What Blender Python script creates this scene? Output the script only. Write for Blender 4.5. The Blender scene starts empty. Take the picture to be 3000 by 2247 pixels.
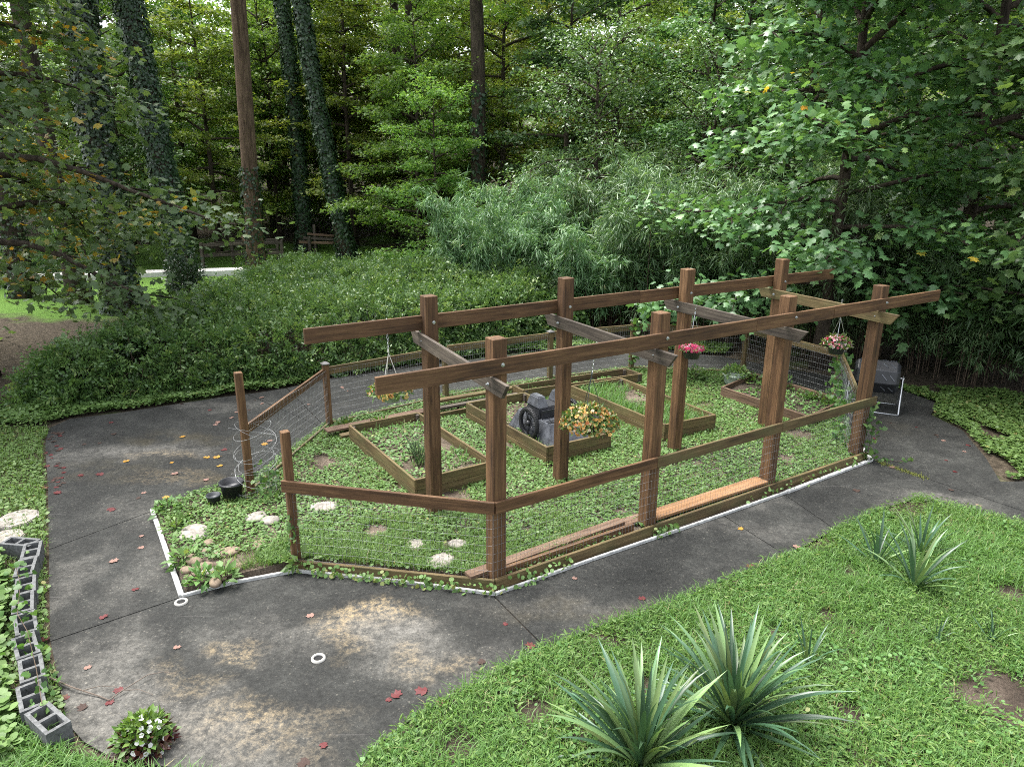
import bpy, bmesh, math, random
import numpy as np
from mathutils import Matrix, Vector
R_ = math.radians
random.seed(7)
rng = np.random.default_rng(11)
sc = bpy.context.scene

# ------------------------------------------------------------------ camera
TH, RO = R_(16.875), R_(0.39)
fw = Vector((0, math.cos(TH), -math.sin(TH))); u0 = Vector((0, math.sin(TH), math.cos(TH))); r0 = Vector((1, 0, 0))
cr = math.cos(RO) * r0 + math.sin(RO) * u0; cu = -math.sin(RO) * r0 + math.cos(RO) * u0
cd = bpy.data.cameras.new('camera'); cd.sensor_width = 36; cd.lens = 25.04; cd.clip_start = .1; cd.clip_end = 900
cam = bpy.data.objects.new('camera', cd); sc.collection.objects.link(cam)
m = Matrix.Identity(4)
for i in range(3):
    m[i][0], m[i][1], m[i][2] = cr[i], cu[i], -fw[i]
m[0][3], m[1][3], m[2][3] = 0, 0, 4.4
cam.matrix_world = m
sc.camera = cam

# ------------------------------------------------------------------ sky, sun, exposure
SUN_EL, SUN_AZ = 66.0, 300.0        # azimuth clockwise from +Y
w = bpy.data.worlds.new('World'); sc.world = w; w.use_nodes = True
nt = w.node_tree; nt.nodes.clear()
sky = nt.nodes.new('ShaderNodeTexSky'); sky.sky_type = 'NISHITA'; sky.sun_disc = False
sky.sun_elevation = R_(SUN_EL); sky.sun_rotation = R_(SUN_AZ)
sky.air_density = 1.0; sky.dust_density = 4.0; sky.ozone_density = 1.0
hs = nt.nodes.new('ShaderNodeHueSaturation'); hs.inputs['Saturation'].default_value = .34
bg = nt.nodes.new('ShaderNodeBackground'); bg.inputs['Strength'].default_value = .15
wo = nt.nodes.new('ShaderNodeOutputWorld')
nt.links.new(sky.outputs[0], hs.inputs['Color']); nt.links.new(hs.outputs[0], bg.inputs[0]); nt.links.new(bg.outputs[0], wo.inputs[0])
sl = bpy.data.lights.new('sun', 'SUN'); sl.energy = 1.5; sl.angle = R_(30); sl.color = (1, .98, .945)
so = bpy.data.objects.new('sun', sl); sc.collection.objects.link(so)
so.rotation_euler = (R_(90 - SUN_EL), 0, R_(180 - SUN_AZ))
sc.view_settings.view_transform = 'Standard'; sc.view_settings.look = 'None'; sc.view_settings.gamma = 1
sc.view_settings.use_curve_mapping = False
sc.view_settings.exposure = 2.0
sc.cycles.use_denoising = False; sc.cycles.filter_width = 1.0
sc.cycles.max_bounces = 6; sc.cycles.diffuse_bounces = 3; sc.cycles.glossy_bounces = 2; sc.cycles.transmission_bounces = 4
sc.cycles.caustics_reflective = False; sc.cycles.caustics_refractive = False

# ------------------------------------------------------------------ helpers: objects
COL = sc.collection
def tag(o, label=None, cat=None, group=None, kind=None):
    if label: o['label'] = label
    if cat: o['category'] = cat
    if group: o['group'] = group
    if kind: o['kind'] = kind
    return o
def empty(name, loc=(0, 0, 0), label=None, cat=None, group=None, kind=None):
    o = bpy.data.objects.new(name, None); COL.objects.link(o); o.location = loc
    o.empty_display_size = .1
    return tag(o, label, cat, group, kind)
def parent(o, p):
    o.parent = p
    q = p; mt = Matrix.Identity(4)
    chain = []
    while q: chain.append(q); q = q.parent
    mt = Matrix.Identity(4)
    for q in reversed(chain):
        mt = mt @ q.matrix_parent_inverse @ q.matrix_basis
    o.matrix_parent_inverse = mt.inverted()
def obj(name, me, mat=None, par=None, mw=None):
    o = bpy.data.objects.new(name, me); COL.objects.link(o)
    if mat is not None and not me.materials: me.materials.append(mat)
    if mw is not None: o.matrix_basis = mw
    if par is not None: parent(o, par)
    return o
def copy_tree(o, par=None, label=None):
    c = o.copy(); COL.objects.link(c)
    if par is not None: c.parent = par
    if label: c['label'] = label
    for ch in o.children: copy_tree(ch, c)
    return c
def mesh_np(name, V, F=None, loops=None, sizes=None, rnd=None, smooth=False):
    """V (n,3); F list of equal-length faces (m,k) or (loops, sizes)."""
    me = bpy.data.meshes.new(name)
    V = np.asarray(V, np.float32)
    if F is not None:
        F = np.asarray(F, np.int32); loops = F.ravel(); sizes = np.full(len(F), F.shape[1], np.int32)
    me.vertices.add(len(V)); me.vertices.foreach_set('co', V.ravel())
    me.loops.add(len(loops)); me.loops.foreach_set('vertex_index', loops.astype(np.int32))
    me.polygons.add(len(sizes))
    st = np.zeros(len(sizes), np.int32); st[1:] = np.cumsum(sizes)[:-1]
    me.polygons.foreach_set('loop_start', st); me.polygons.foreach_set('loop_total', sizes)
    if smooth: me.polygons.foreach_set('use_smooth', np.ones(len(sizes), bool))
    if rnd is not None:
        a = me.attributes.new('rnd', 'FLOAT', 'POINT'); a.data.foreach_set('value', np.asarray(rnd, np.float32))
    me.update(calc_edges=True); me.validate()
    return me
def bm_mesh(name, bm, smooth=False):
    me = bpy.data.meshes.new(name); bm.to_mesh(me); bm.free()
    if smooth:
        for p in me.polygons: p.use_smooth = True
    return me
class MB:
    """collects tubes, boxes and lathes into one mesh"""
    def __init__(s): s.V = []; s.F = []; s.n = 0
    def add(s, V, F):
        s.V.append(np.asarray(V, float)); s.F += [tuple(i + s.n for i in f) for f in F]; s.n += len(V)
    def tube(s, pts, rad, k=6, cap=True):
        pts = [Vector(p) for p in pts]; n = len(pts)
        rad = [float(x) for x in rad] if hasattr(rad, "__len__") else [float(rad)] * n
        V = []; prev = None
        for i, p in enumerate(pts):
            d = (pts[min(i + 1, n - 1)] - pts[max(i - 1, 0)]).normalized()
            if prev is None:
                a = d.orthogonal().normalized()
            else:
                a = (prev - d * prev.dot(d)).normalized()
            prev = a; b = d.cross(a)
            for j in range(k):
                t = 2 * math.pi * j / k
                V.append(p + rad[i] * (math.cos(t) * a + math.sin(t) * b))
        F = []
        for i in range(n - 1):
            for j in range(k):
                F.append((i * k + j, i * k + (j + 1) % k, (i + 1) * k + (j + 1) % k, (i + 1) * k + j))
        if cap: F += [tuple(range(k - 1, -1, -1)), tuple((n - 1) * k + j for j in range(k))]
        s.add([tuple(v) for v in V], F)
    def box(s, c, d, mt=None):
        V = [Vector((x * d[0] / 2, y * d[1] / 2, z * d[2] / 2)) for x in (-1, 1) for y in (-1, 1) for z in (-1, 1)]
        if mt is not None: V = [mt @ v for v in V]
        V = [tuple(v + Vector(c)) for v in V]
        s.add(V, [(0, 1, 3, 2), (4, 6, 7, 5), (0, 4, 5, 1), (2, 3, 7, 6), (0, 2, 6, 4), (1, 5, 7, 3)])
    def lathe(s, prof, c=(0, 0, 0), k=20, mt=None):
        V = []; F = []
        for r, z in prof:
            for j in range(k):
                t = 2 * math.pi * j / k; v = Vector((r * math.cos(t), r * math.sin(t), z))
                if mt is not None: v = mt @ v
                V.append(tuple(v + Vector(c)))
        for i in range(len(prof) - 1):
            for j in range(k):
                F.append((i * k + j, i * k + (j + 1) % k, (i + 1) * k + (j + 1) % k, (i + 1) * k + j))
        s.add(V, F)
    def mesh(s, name, smooth=False):
        me = bpy.data.meshes.new(name); me.from_pydata([tuple(v) for v in np.concatenate(s.V)], [], s.F); me.update()
        if smooth:
            for p in me.polygons: p.use_smooth = True
        return me
def wires(segs, r=.0011):
    """many straight wires as three-sided prisms"""
    S = np.asarray(segs, float); A, B = S[:, 0], S[:, 1]; d = B - A; d /= np.linalg.norm(d, axis=1)[:, None] + 1e-9
    h = np.where(np.abs(d[:, 2:3]) > .9, [[1., 0, 0]], [[0, 0, 1.]]); a = np.cross(d, h); a /= np.linalg.norm(a, axis=1)[:, None]; b = np.cross(d, a)
    V = []
    for P in (A, B):
        for k in range(3):
            t = 2 * math.pi * k / 3; V.append(P + r * (math.cos(t) * a + math.sin(t) * b))
    V = np.stack(V, 1).reshape(-1, 3); base = np.arange(len(S)) * 6
    F = np.concatenate([np.stack([base + i, base + (i + 1) % 3, base + 3 + (i + 1) % 3, base + 3 + i], 1) for i in range(3)])
    return mesh_np('wires', V, F)

# ------------------------------------------------------------------ helpers: materials
class NT:
    def __init__(s, name):
        s.m = bpy.data.materials.new(name); s.m.use_nodes = True; s.t = s.m.node_tree; s.t.nodes.clear()
        s.out = s.t.nodes.new('ShaderNodeOutputMaterial')
    def n(s, typ, **kw):
        x = s.t.nodes.new(typ)
        for k, v in kw.items(): setattr(x, k, v)
        return x
    def l(s, a, b): s.t.links.new(a, b)
    def setin(s, sock, v):
        if hasattr(v, 'is_linked') or isinstance(v, bpy.types.NodeSocket): s.l(v, sock)
        else: sock.default_value = v
    def math(s, op, a, b=0.0, clamp=False):
        x = s.n('ShaderNodeMath', operation=op, use_clamp=clamp); s.setin(x.inputs[0], a); s.setin(x.inputs[1], b); return x.outputs[0]
    def noise(s, vec, scale, detail=4, rough=.55, dist=0):
        x = s.n('ShaderNodeTexNoise'); x.inputs['Scale'].default_value = scale; x.inputs['Detail'].default_value = detail
        x.inputs['Roughness'].default_value = rough; x.inputs['Distortion'].default_value = dist
        if vec is not None: s.l(vec, x.inputs['Vector'])
        return x.outputs['Fac']
    def ramp(s, fac, stops, interp='LINEAR'):
        x = s.n('ShaderNodeValToRGB'); x.color_ramp.interpolation = interp; e = x.color_ramp.elements
        while len(e) < len(stops): e.new(.5)
        for i, (p, c) in enumerate(stops):
            e[i].position = p; e[i].color = (*c, 1) if len(c) == 3 else c
        s.setin(x.inputs[0], fac); return x.outputs[0]
    def mix(s, fac, a, b, typ='MIX'):
        x = s.n('ShaderNodeMix', data_type='RGBA', blend_type=typ); s.setin(x.inputs[0], fac)
        for k, v in ((6, a), (7, b)):
            if isinstance(v, tuple): x.inputs[k].default_value = (*v, 1)
            else: s.l(v, x.inputs[k])
        return x.outputs[2]
    def pos(s): return s.n('ShaderNodeNewGeometry').outputs['Position']
    def obc(s): return s.n('ShaderNodeTexCoord').outputs['Object']
    def orand(s): return s.n('ShaderNodeObjectInfo').outputs['Random']
    def mapv(s, vec, loc=(0, 0, 0), scale=(1, 1, 1), rot=(0, 0, 0)):
        x = s.n('ShaderNodeMapping'); x.inputs[1].default_value = loc; x.inputs[2].default_value = rot; x.inputs[3].default_value = scale
        s.l(vec, x.inputs[0]); return x.outputs[0]
    def bump(s, h, dist=.01, strength=1.0):
        x = s.n('ShaderNodeBump'); x.inputs['Distance'].default_value = dist; x.inputs['Strength'].default_value = strength
        s.l(h, x.inputs['Height']); return x.outputs[0]
    def bsdf(s, col, rough=.7, normal=None, spec=.5, metal=0.0):
        x = s.n('ShaderNodeBsdfPrincipled')
        if isinstance(col, tuple): x.inputs['Base Color'].default_value = (*col, 1)
        else: s.l(col, x.inputs['Base Color'])
        s.setin(x.inputs['Roughness'], rough); x.inputs['Specular IOR Level'].default_value = spec; x.inputs['Metallic'].default_value = metal
        if normal is not None: s.l(normal, x.inputs['Normal'])
        return x.outputs[0]
    def done(s, sh): s.l(sh, s.out.inputs[0]); return s.m

def wood(name, dark, mid, light, green=0.0, rough=.75):
    t = NT(name); o = t.obc(); rnd = t.orand()
    off = t.n('ShaderNodeCombineXYZ'); t.l(t.math('MULTIPLY', rnd, 37.0), off.inputs[0]); t.l(t.math('MULTIPLY', rnd, 11.0), off.inputs[1])
    v = t.n('ShaderNodeVectorMath', operation='ADD'); t.l(o, v.inputs[0]); t.l(off.outputs[0], v.inputs[1]); v = v.outputs[0]
    grain = t.noise(t.mapv(v, scale=(1.3, 30, 30)), 1.0, 5, .62, .6)
    fine = t.noise(t.mapv(v, scale=(5, 140, 140)), 1.0, 3, .6)
    blot = t.noise(t.mapv(v, scale=(.9, 3, 3)), 1.6, 4, .6)
    g = t.math('ADD', t.math('MULTIPLY', grain, .6), t.math('MULTIPLY', blot, .4))
    c = t.ramp(g, [(.34, dark), (.5, mid), (.66, light)])
    c = t.mix(t.math('MULTIPLY', t.ramp(fine, [(.35, (1, 1, 1)), (.55, (0, 0, 0))]), .35), c, tuple(.35 * x for x in mid))
    # knots
    vo = t.n('ShaderNodeTexVoronoi'); vo.inputs['Scale'].default_value = 1.0; t.l(t.mapv(v, scale=(1.6, 7, 7)), vo.inputs['Vector'])
    kn = t.ramp(vo.outputs['Distance'], [(.05, (1, 1, 1)), (.16, (0, 0, 0))])
    c = t.mix(t.math('MULTIPLY', kn, .7), c, tuple(.3 * x for x in mid))
    val = t.math('ADD', t.math('MULTIPLY', rnd, .5), .75)
    c = t.mix(1.0, c, t.ramp(val, [(0, (0, 0, 0)), (1, (1, 1, 1))]), 'MULTIPLY')
    if green:
        al = t.noise(t.mapv(v, scale=(1.2, 2, 6)), 2.0, 5, .65)
        c = t.mix(t.math('MULTIPLY', t.ramp(al, [(.42, (0, 0, 0)), (.66, (1, 1, 1))]), green), c, (.085, .095, .035))
    return t.done(t.bsdf(c, rough, t.bump(t.math('ADD', grain, fine), .004, .5), .35))

def leafmat(name, stops, rough=.5, trans=.35, spec=.45, tcol=(1.35, 1.35, .7), var=.25):
    t = NT(name)
    a = t.n('ShaderNodeAttribute'); a.attribute_name = 'rnd'
    c = t.ramp(a.outputs['Fac'], stops)
    h = t.n('ShaderNodeHueSaturation'); t.l(c, h.inputs['Color'])
    r = t.orand(); t.l(t.math('ADD', t.math('MULTIPLY', r, var * 2), 1 - var), h.inputs['Value'])
    t.l(t.math('ADD', t.math('MULTIPLY', r, .03), .485), h.inputs['Hue'])
    c = h.outputs[0]
    p = t.bsdf(c, rough, None, spec)
    tr = t.n('ShaderNodeBsdfTranslucent'); t.l(t.mix(1.0, c, tcol, 'MULTIPLY'), tr.inputs[0])
    mx = t.n('ShaderNodeMixShader'); mx.inputs[0].default_value = trans; t.l(p, mx.inputs[1]); t.l(tr.outputs[0], mx.inputs[2])
    return t.done(mx.outputs[0])
def plain(name, col, rough=.5, spec=.5, metal=0.0, var=.0, scale=8.0):
    t = NT(name)
    if var:
        n = t.noise(t.obc(), scale, 5, .65); c = t.ramp(n, [(.3, tuple(x * (1 - var) for x in col)), (.7, tuple(min(1, x * (1 + var)) for x in col))])
        return t.done(t.bsdf(c, rough, t.bump(n, .003, .3), spec, metal))
    return t.done(t.bsdf(col, rough, None, spec, metal))

M = {}
M['stained'] = wood('stained_wood', (.032, .016, .007), (.108, .056, .024), (.205, .115, .053))
M['olive'] = wood('weathered_bed_wood', (.040, .026, .012), (.118, .080, .034), (.20, .142, .066), .45)
M['grey'] = wood('grey_weathered_wood', (.022, .018, .014), (.075, .060, .046), (.15, .125, .095))
M['fresh'] = wood('orange_lumber', (.15, .07, .026), (.27, .145, .065), (.36, .21, .11))
M['brown'] = wood('brown_lumber', (.04, .024, .015), (.14, .086, .054), (.23, .155, .10))
M['galv'] = plain('galvanised_wire', (.24, .245, .245), .5, .5, .4)
M['galv2'] = plain('bright_galvanised_wire', (.30, .305, .305), .45, .5, .3)
M['bolt'] = plain('zinc_bolt', (.55, .57, .58), .35, .5, .9)
M['cap'] = plain('dull_post_cap', (.12, .115, .11), .35, .5, .2, .4, 30)
M['black'] = plain('black_plastic', (.020, .021, .024), .42, .5, 0, .3, 6)
M['greyplastic'] = plain('dark_grey_plastic', (.075, .08, .09), .38, .6, 0, .6, 9)  # mottled, lighter grey than the black plastic parts
M['tyre'] = plain('black_tyre', (.012, .012, .013), .6)
M['potgrey'] = plain('slate_pot', (.03, .034, .038), .5, .5, 0, .2, 8)
M['potgreen'] = plain('pale_green_pot', (.30, .36, .29), .6, .4, 0, .3, 10)
M['white'] = plain('chalky_white_strip', (.42, .42, .40), .8, .3, 0, .4, 14)
M['ring'] = plain('white_pipe_rim', (.33, .32, .29), .6, .3, 0, .2, 30)
M['hole'] = plain('painted_hole_shade', (.008, .008, .008), .9)
M['rope'] = plain('white_hanger', (.6, .58, .52), .6)
M['cmu'] = plain('grey_block', (.115, .118, .116), .95, .2, 0, .45, 28)
M['stone'] = plain('pale_stone', (.24, .22, .19), .95, .2, 0, .5, 14)
M['cobble'] = plain('tan_cobble', (.19, .145, .10), .8, .3, 0, .45, 9)
M['tubemetal'] = plain('grey_steel_tube', (.45, .46, .47), .35, .5, .8)
M['twig'] = plain('dead_twig', (.11, .085, .065), .8)
M['stem'] = plain('shrub_stem', (.075, .055, .038), .85, .2, 0, .5, 14)
def barkmat(name, dark, light, sc_=(9, 9, 1.6)):
    t = NT(name); o = t.obc()
    n = t.noise(t.mapv(o, scale=sc_), 1.0, 6, .7, .8); n2 = t.noise(o, .6, 3)
    c = t.ramp(t.math('ADD', t.math('MULTIPLY', n, .8), t.math('MULTIPLY', n2, .2)), [(.36, dark), (.62, light)])
    return t.done(t.bsdf(c, .9, t.bump(n, .05, .9), .2))
M['bark'] = barkmat('dark_bark', (.018, .014, .011), (.09, .07, .052))
M['barkb'] = barkmat('brown_furrowed_bark', (.035, .022, .015), (.17, .115, .078), (12, 12, 1.3))
G = lambda r, g, b, k=1.0: (r * k, g * k, b * k)
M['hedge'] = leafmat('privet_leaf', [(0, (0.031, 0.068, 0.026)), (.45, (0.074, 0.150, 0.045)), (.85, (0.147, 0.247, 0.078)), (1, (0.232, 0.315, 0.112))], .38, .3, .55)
M['vine'] = leafmat('vine_leaf', [(0, (0.044, 0.093, 0.024)), (.6, (0.078, 0.157, 0.038)), (1, (0.144, 0.226, 0.064))], .5, .35)
M['cover'] = leafmat('ground_cover_leaf', [(0, (0.067, 0.137, 0.034)), (.5, (0.108, 0.202, 0.054)), (.9, (0.161, 0.266, 0.083)), (1, (0.251, 0.257, 0.087))], .5, .3, .35, var=.05)
M['grass'] = leafmat('lawn_blade', [(0, (0.056, 0.120, 0.024)), (.5, (0.098, 0.196, 0.041)), (.9, (0.149, 0.258, 0.066)), (1, (0.280, 0.249, 0.122))], .5, .35, .35, var=.05)
M['maple'] = leafmat('maple_leaf', [(0, (0.076, 0.149, 0.038)), (.55, (0.151, 0.258, 0.060)), (1, (0.273, 0.366, 0.095))], .5, .45)
M['maple2'] = leafmat('yellowish_leaf', [(0, (0.089, 0.135, 0.029)), (.55, (0.180, 0.247, 0.051)), (1, (0.310, 0.329, 0.072))], .5, .45)
M['darkleaf'] = leafmat('dark_leaf', [(0, (0.047, 0.100, 0.035)), (.6, (0.089, 0.170, 0.062)), (1, (0.165, 0.270, 0.094))], .45, .3)
M['tulip'] = leafmat('tulip_leaf', [(0, (0.059, 0.125, 0.048)), (.6, (0.101, 0.199, 0.070)), (.93, (0.175, 0.294, 0.092)), (.97, (0.257, 0.354, 0.092)), (.985, (0.734, 0.443, 0.055)), (1, (0.826, 0.325, 0.055))], .42, .3, .5, var=.08)
M['tulipyellow'] = leafmat('turning_tulip_leaf', [(0, (.045, .085, .03)), (.6, (.10, .17, .065)), (.80, (.16, .23, .085)), (.84, (.36, .29, .05)), (1, (.40, .21, .03))], .45, .4, .45, var=.08)
M['small'] = leafmat('small_glossy_leaf', [(0, (0.061, 0.127, 0.045)), (.6, (0.113, 0.212, 0.074)), (1, (0.225, 0.321, 0.123))], .36, .3, .6)
M['bamboo'] = leafmat('bamboo_leaf', [(0, (0.055, 0.119, 0.047)), (.6, (0.118, 0.211, 0.087)), (.95, (0.236, 0.338, 0.158)), (1, (0.472, 0.371, 0.217))], .42, .3, .55, (1.3, 1.3, .75))
M['ivy'] = leafmat('ivy_leaf', [(0, (0.013, 0.032, 0.014)), (.7, (0.029, 0.059, 0.025)), (1, (0.067, 0.109, 0.051))], .45, .12, .5)
M['yucca'] = leafmat('yucca_leaf', [(0, (0.026, 0.065, 0.035)), (.5, (0.055, 0.115, 0.057)), (.8, (0.098, 0.169, 0.077)), (1, (0.156, 0.231, 0.081))], .36, .15, .55, var=.38)
M['coleus'] = leafmat('coleus_leaf', [(0, (0.062, 0.007, 0.011)), (.35, (0.037, 0.012, 0.007)), (.5, (0.062, 0.119, 0.019)), (1, (0.119, 0.175, 0.031))], .5, .3)
M['petfol'] = leafmat('basket_foliage', [(0, (0.047, 0.101, 0.020)), (1, (0.125, 0.203, 0.047))], .5, .35)
def flowers(name, stops): return leafmat(name, stops, .6, .3, .2, (1.1, 1.1, 1.1), 0.0)
M['fl_orange'] = flowers('orange_bloom', [(0, (.42, .13, .06)), (.3, (.55, .27, .09)), (.7, (.62, .42, .15)), (1, (.60, .46, .34))])
M['fl_pink'] = flowers('pink_bloom', [(0, (0.400, 0.024, 0.072)), (.6, (0.560, 0.080, 0.160)), (1, (0.640, 0.360, 0.400))])
M['fl_mix'] = flowers('pink_white_bloom', [(0, (0.480, 0.032, 0.128)), (.55, (0.600, 0.200, 0.304)), (1, (0.640, 0.592, 0.560))])
M['fl_white'] = flowers('white_bloom', [(0, (0.600, 0.600, 0.576)), (1, (0.656, 0.656, 0.640))])
M['lf_red'] = plain('dark_red_leaf', (.085, .016, .016), .6, .3, 0, .5, 20)
M['lf_dark'] = plain('brown_black_leaf', (.045, .028, .022), .7, .2, 0, .4, 20)
M['lf_pale'] = plain('dry_pinkish_leaf', (.20, .12, .095), .7, .2, 0, .4, 20)
M['lf_yellow'] = plain('orange_yellow_leaf', (.36, .19, .03), .6, .3, 0, .4, 20)
# soils
def soilmat(name, a, b, c3, sc1=2.2):
    t = NT(name); p = t.pos(); n = t.noise(p, sc1, 6, .65); f = t.noise(p, 45, 4, .7)
    c = t.ramp(t.math('ADD', t.math('MULTIPLY', n, .6), t.math('MULTIPLY', f, .4)), [(.34, a), (.5, b), (.68, c3)])
    return t.done(t.bsdf(c, .95, t.bump(f, .03, .8), .15))
M['soil'] = soilmat('straw_strewn_soil', (.035, .027, .02), (.095, .075, .055), (.24, .19, .15))
M['mulch'] = soilmat('dark_mulch', (.02, .016, .012), (.055, .042, .032), (.12, .095, .075))
def groundmat():
    t = NT('forest_floor'); p = t.pos(); n = t.noise(p, .22, 5, .6); f = t.noise(p, 9, 5, .7)
    dirt = t.ramp(f, [(.35, (.028, .022, .015)), (.6, (.075, .06, .042)), (.75, (.14, .12, .09))])
    gr = t.ramp(t.noise(p, 30, 4, .7), [(.3, (.04, .085, .014)), (.6, (.095, .18, .03)), (.8, (.15, .25, .05))])
    sx = t.n('ShaderNodeSeparateXYZ'); t.l(p, sx.inputs[0])
    # lawn stretches beyond about 23 m, dirt between it and the hedge
    far = t.n('ShaderNodeMapRange'); t.l(sx.outputs[1], far.inputs[0]); far.inputs[1].default_value = 20; far.inputs[2].default_value = 25
    k = t.math('ADD', t.math('MULTIPLY', n, .9), t.math('MULTIPLY', far.outputs[0], .35))
    back = t.n('ShaderNodeMapRange'); t.l(sx.outputs[1], back.inputs[0]); back.inputs[1].default_value = 36; back.inputs[2].default_value = 50
    k = t.math('SUBTRACT', k, t.math('MULTIPLY', back.outputs[0], .6))
    c = t.mix(t.ramp(k, [(.48, (0, 0, 0)), (.58, (1, 1, 1))]), dirt, gr)
    return t.done(t.bsdf(c, .95, t.bump(f, .05, .8), .15))
M['ground'] = groundmat()
def concretemat():
    t = NT('stained_concrete'); p = t.pos()
    w1 = t.noise(p, .9, 6, .62, .4); w2 = t.noise(p, 3.2, 6, .7); fine = t.noise(p, 60, 3, .7)
    dist = t.n('ShaderNodeTexNoise'); dist.inputs['Scale'].default_value = 1.4; dist.inputs['Detail'].default_value = 5; t.l(p, dist.inputs['Vector'])
    dv = t.n('ShaderNodeVectorMath', operation='MULTIPLY_ADD'); t.l(dist.outputs['Color'], dv.inputs[0]); dv.inputs[1].default_value = (1.3, 1.3, 0); dv.inputs[2].default_value = (-.65, -.65, 0)
    ad = t.n('ShaderNodeVectorMath', operation='ADD'); t.l(p, ad.inputs[0]); t.l(dv.outputs[0], ad.inputs[1]); q = ad.outputs[0]
    def blobs(lst):
        tot = None
        for x, y, rx, ry, k in lst:
            mp = t.mapv(q, (-x / rx, -y / ry, 0), (1 / rx, 1 / ry, 0))
            ln = t.n('ShaderNodeVectorMath', operation='LENGTH'); t.l(mp, ln.inputs[0])
            mr = t.n('ShaderNodeMapRange', interpolation_type='SMOOTHSTEP'); t.l(ln.outputs['Value'], mr.inputs[0]); mr.inputs[1].default_value = .15; mr.inputs[2].default_value = 1.0; mr.inputs[3].default_value = k; mr.inputs[4].default_value = 0
            tot = mr.outputs[0] if tot is None else t.math('ADD', tot, mr.outputs[0], True)
        return tot
    pale = blobs([(-5.9, 10.9, 1.5, .6, .9), (-6.9, 10.6, .8, .7, .5), (-3.9, 5.6, .7, 1.0, .7), (-3.2, 4.9, 1.3, .8, .9), (-2.3, 4.5, 1.3, .7, .7), (-1.5, 6.2, .9, .5, .9), (-1.0, 5.9, .7, .5, .8), (-.4, 5.5, .7, .6, .45),
                  (-7.3, 9.3, .35, 2.6, .5), (-5.0, 6.6, .3, 2, .45), (-4.2, 7.2, .5, 1.2, .35), (6.0, 9.3, 1.0, .35, .7), (.6, 6.6, 1.4, .35, .4), (2.6, 8.3, 2.0, .3, .35), (3.4, 9.2, .6, .4, .4), (-2.5, 6.1, .9, .5, .35), (-6, 13.2, 1.6, .35, .5), (-4.9, 8.6, .7, .5, .4), (-5.4, 9.0, .5, .4, .3)])
    tan = blobs([(-1.5, 6.35, .75, .42, 1.0), (-1.7, 5.95, .35, .3, .6), (-2.6, 5.95, .3, .2, .6), (-2.3, 5.0, .6, .35, .45), (-2.0, 4.7, .9, .4, .45), (-.7, 5.7, .4, .3, .5), (-5.6, 10.7, .9, .3, .5), (-5.0, 9.9, 1.2, .4, .35), (-3.0, 5.5, .5, .3, .3)])
    olive = blobs([(-5.7, 11.5, 1.6, .4, .5), (.7, 6.5, 1.3, .4, .35), (-6.2, 10.1, 1.2, .5, .35), (-4.5, 9.8, .7, .5, .5), (6.6, 12.2, 1.5, .8, .2)])
    k = t.math('ADD', t.math('MULTIPLY', w1, .5), t.math('MULTIPLY', w2, .5))
    grit = t.noise(p, 22, 8, .8); mott = t.noise(p, 9, 7, .75)
    c = t.ramp(k, [(.33, (.0165, .0168, .0155)), (.5, (.0285, .029, .0265)), (.68, (.056, .0565, .051))])
    pm = t.math('MULTIPLY', pale, t.ramp(t.math('ADD', t.math('MULTIPLY', k, .45), t.math('MULTIPLY', mott, .55)), [(.40, (.12, .12, .12)), (.60, (1, 1, 1))]))
    c = t.mix(pm, c, (.145, .138, .122))
    tm = t.math('MULTIPLY', tan, t.ramp(t.math('ADD', t.math('MULTIPLY', mott, .5), t.math('MULTIPLY', grit, .5)), [(.46, (0, 0, 0)), (.60, (1, 1, 1))]))
    c = t.mix(tm, c, (.235, .178, .098))
    c = t.mix(t.math('MULTIPLY', olive, t.ramp(w2, [(.4, (0, 0, 0)), (.6, (1, 1, 1))])), c, (.052, .042, .021))
    for scl, thr, amp in ((26, .60, .8), (58, .45, .55)):
        vo = t.n('ShaderNodeTexVoronoi'); vo.inputs['Scale'].default_value = scl; t.l(p, vo.inputs['Vector'])
        sep = t.n('ShaderNodeSeparateColor'); t.l(vo.outputs['Color'], sep.inputs[0])
        sp = t.math('MULTIPLY', t.ramp(vo.outputs['Distance'], [(.14, (1, 1, 1)), (.34, (0, 0, 0))]), t.ramp(sep.outputs[0], [(thr, (0, 0, 0)), (thr + .35, (1, 1, 1))]))
        sp = t.math('MULTIPLY', sp, t.ramp(t.math('ADD', t.math('MULTIPLY', w2, .6), t.math('MULTIPLY', pale, .25)), [(.22, (.08, .08, .08)), (.5, (amp, amp, amp))]))
        c = t.mix(sp, c, (.17, .158, .13))
    gm = t.ramp(grit, [(.30, (.45, .45, .45)), (.5, (1, 1, 1)), (.72, (1.7, 1.7, 1.7))])
    c = t.mix(.9, c, gm, 'MULTIPLY')
    c = t.mix(t.math('MULTIPLY', t.ramp(fine, [(.32, (1, 1, 1)), (.5, (0, 0, 0))]), .5), c, (.013, .013, .013))
    # scrape lines
    wv = t.noise(t.mapv(p, scale=(.6, 22, 1), rot=(0, 0, .5)), 1.0, 2, .5)
    c = t.mix(t.math('MULTIPLY', t.ramp(wv, [(.71, (0, 0, 0)), (.74, (1, 1, 1))]), .18), c, (.16, .15, .14))
    rg = t.ramp(k, [(.35, (.8, .8, .8)), (.6, (.95, .95, .95))])
    return t.done(t.bsdf(c, rg, t.bump(t.math('ADD', fine, w2), .008, .5), .18))
M['concrete'] = concretemat()
M['drive'] = plain('pale_concrete_drive', (.58, .56, .53), .9, .2, 0, .2, 3)
M['moss'] = leafmat('moss', [(0, (.07, .08, .012)), (1, (.16, .17, .03))], .8, .1)

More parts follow.
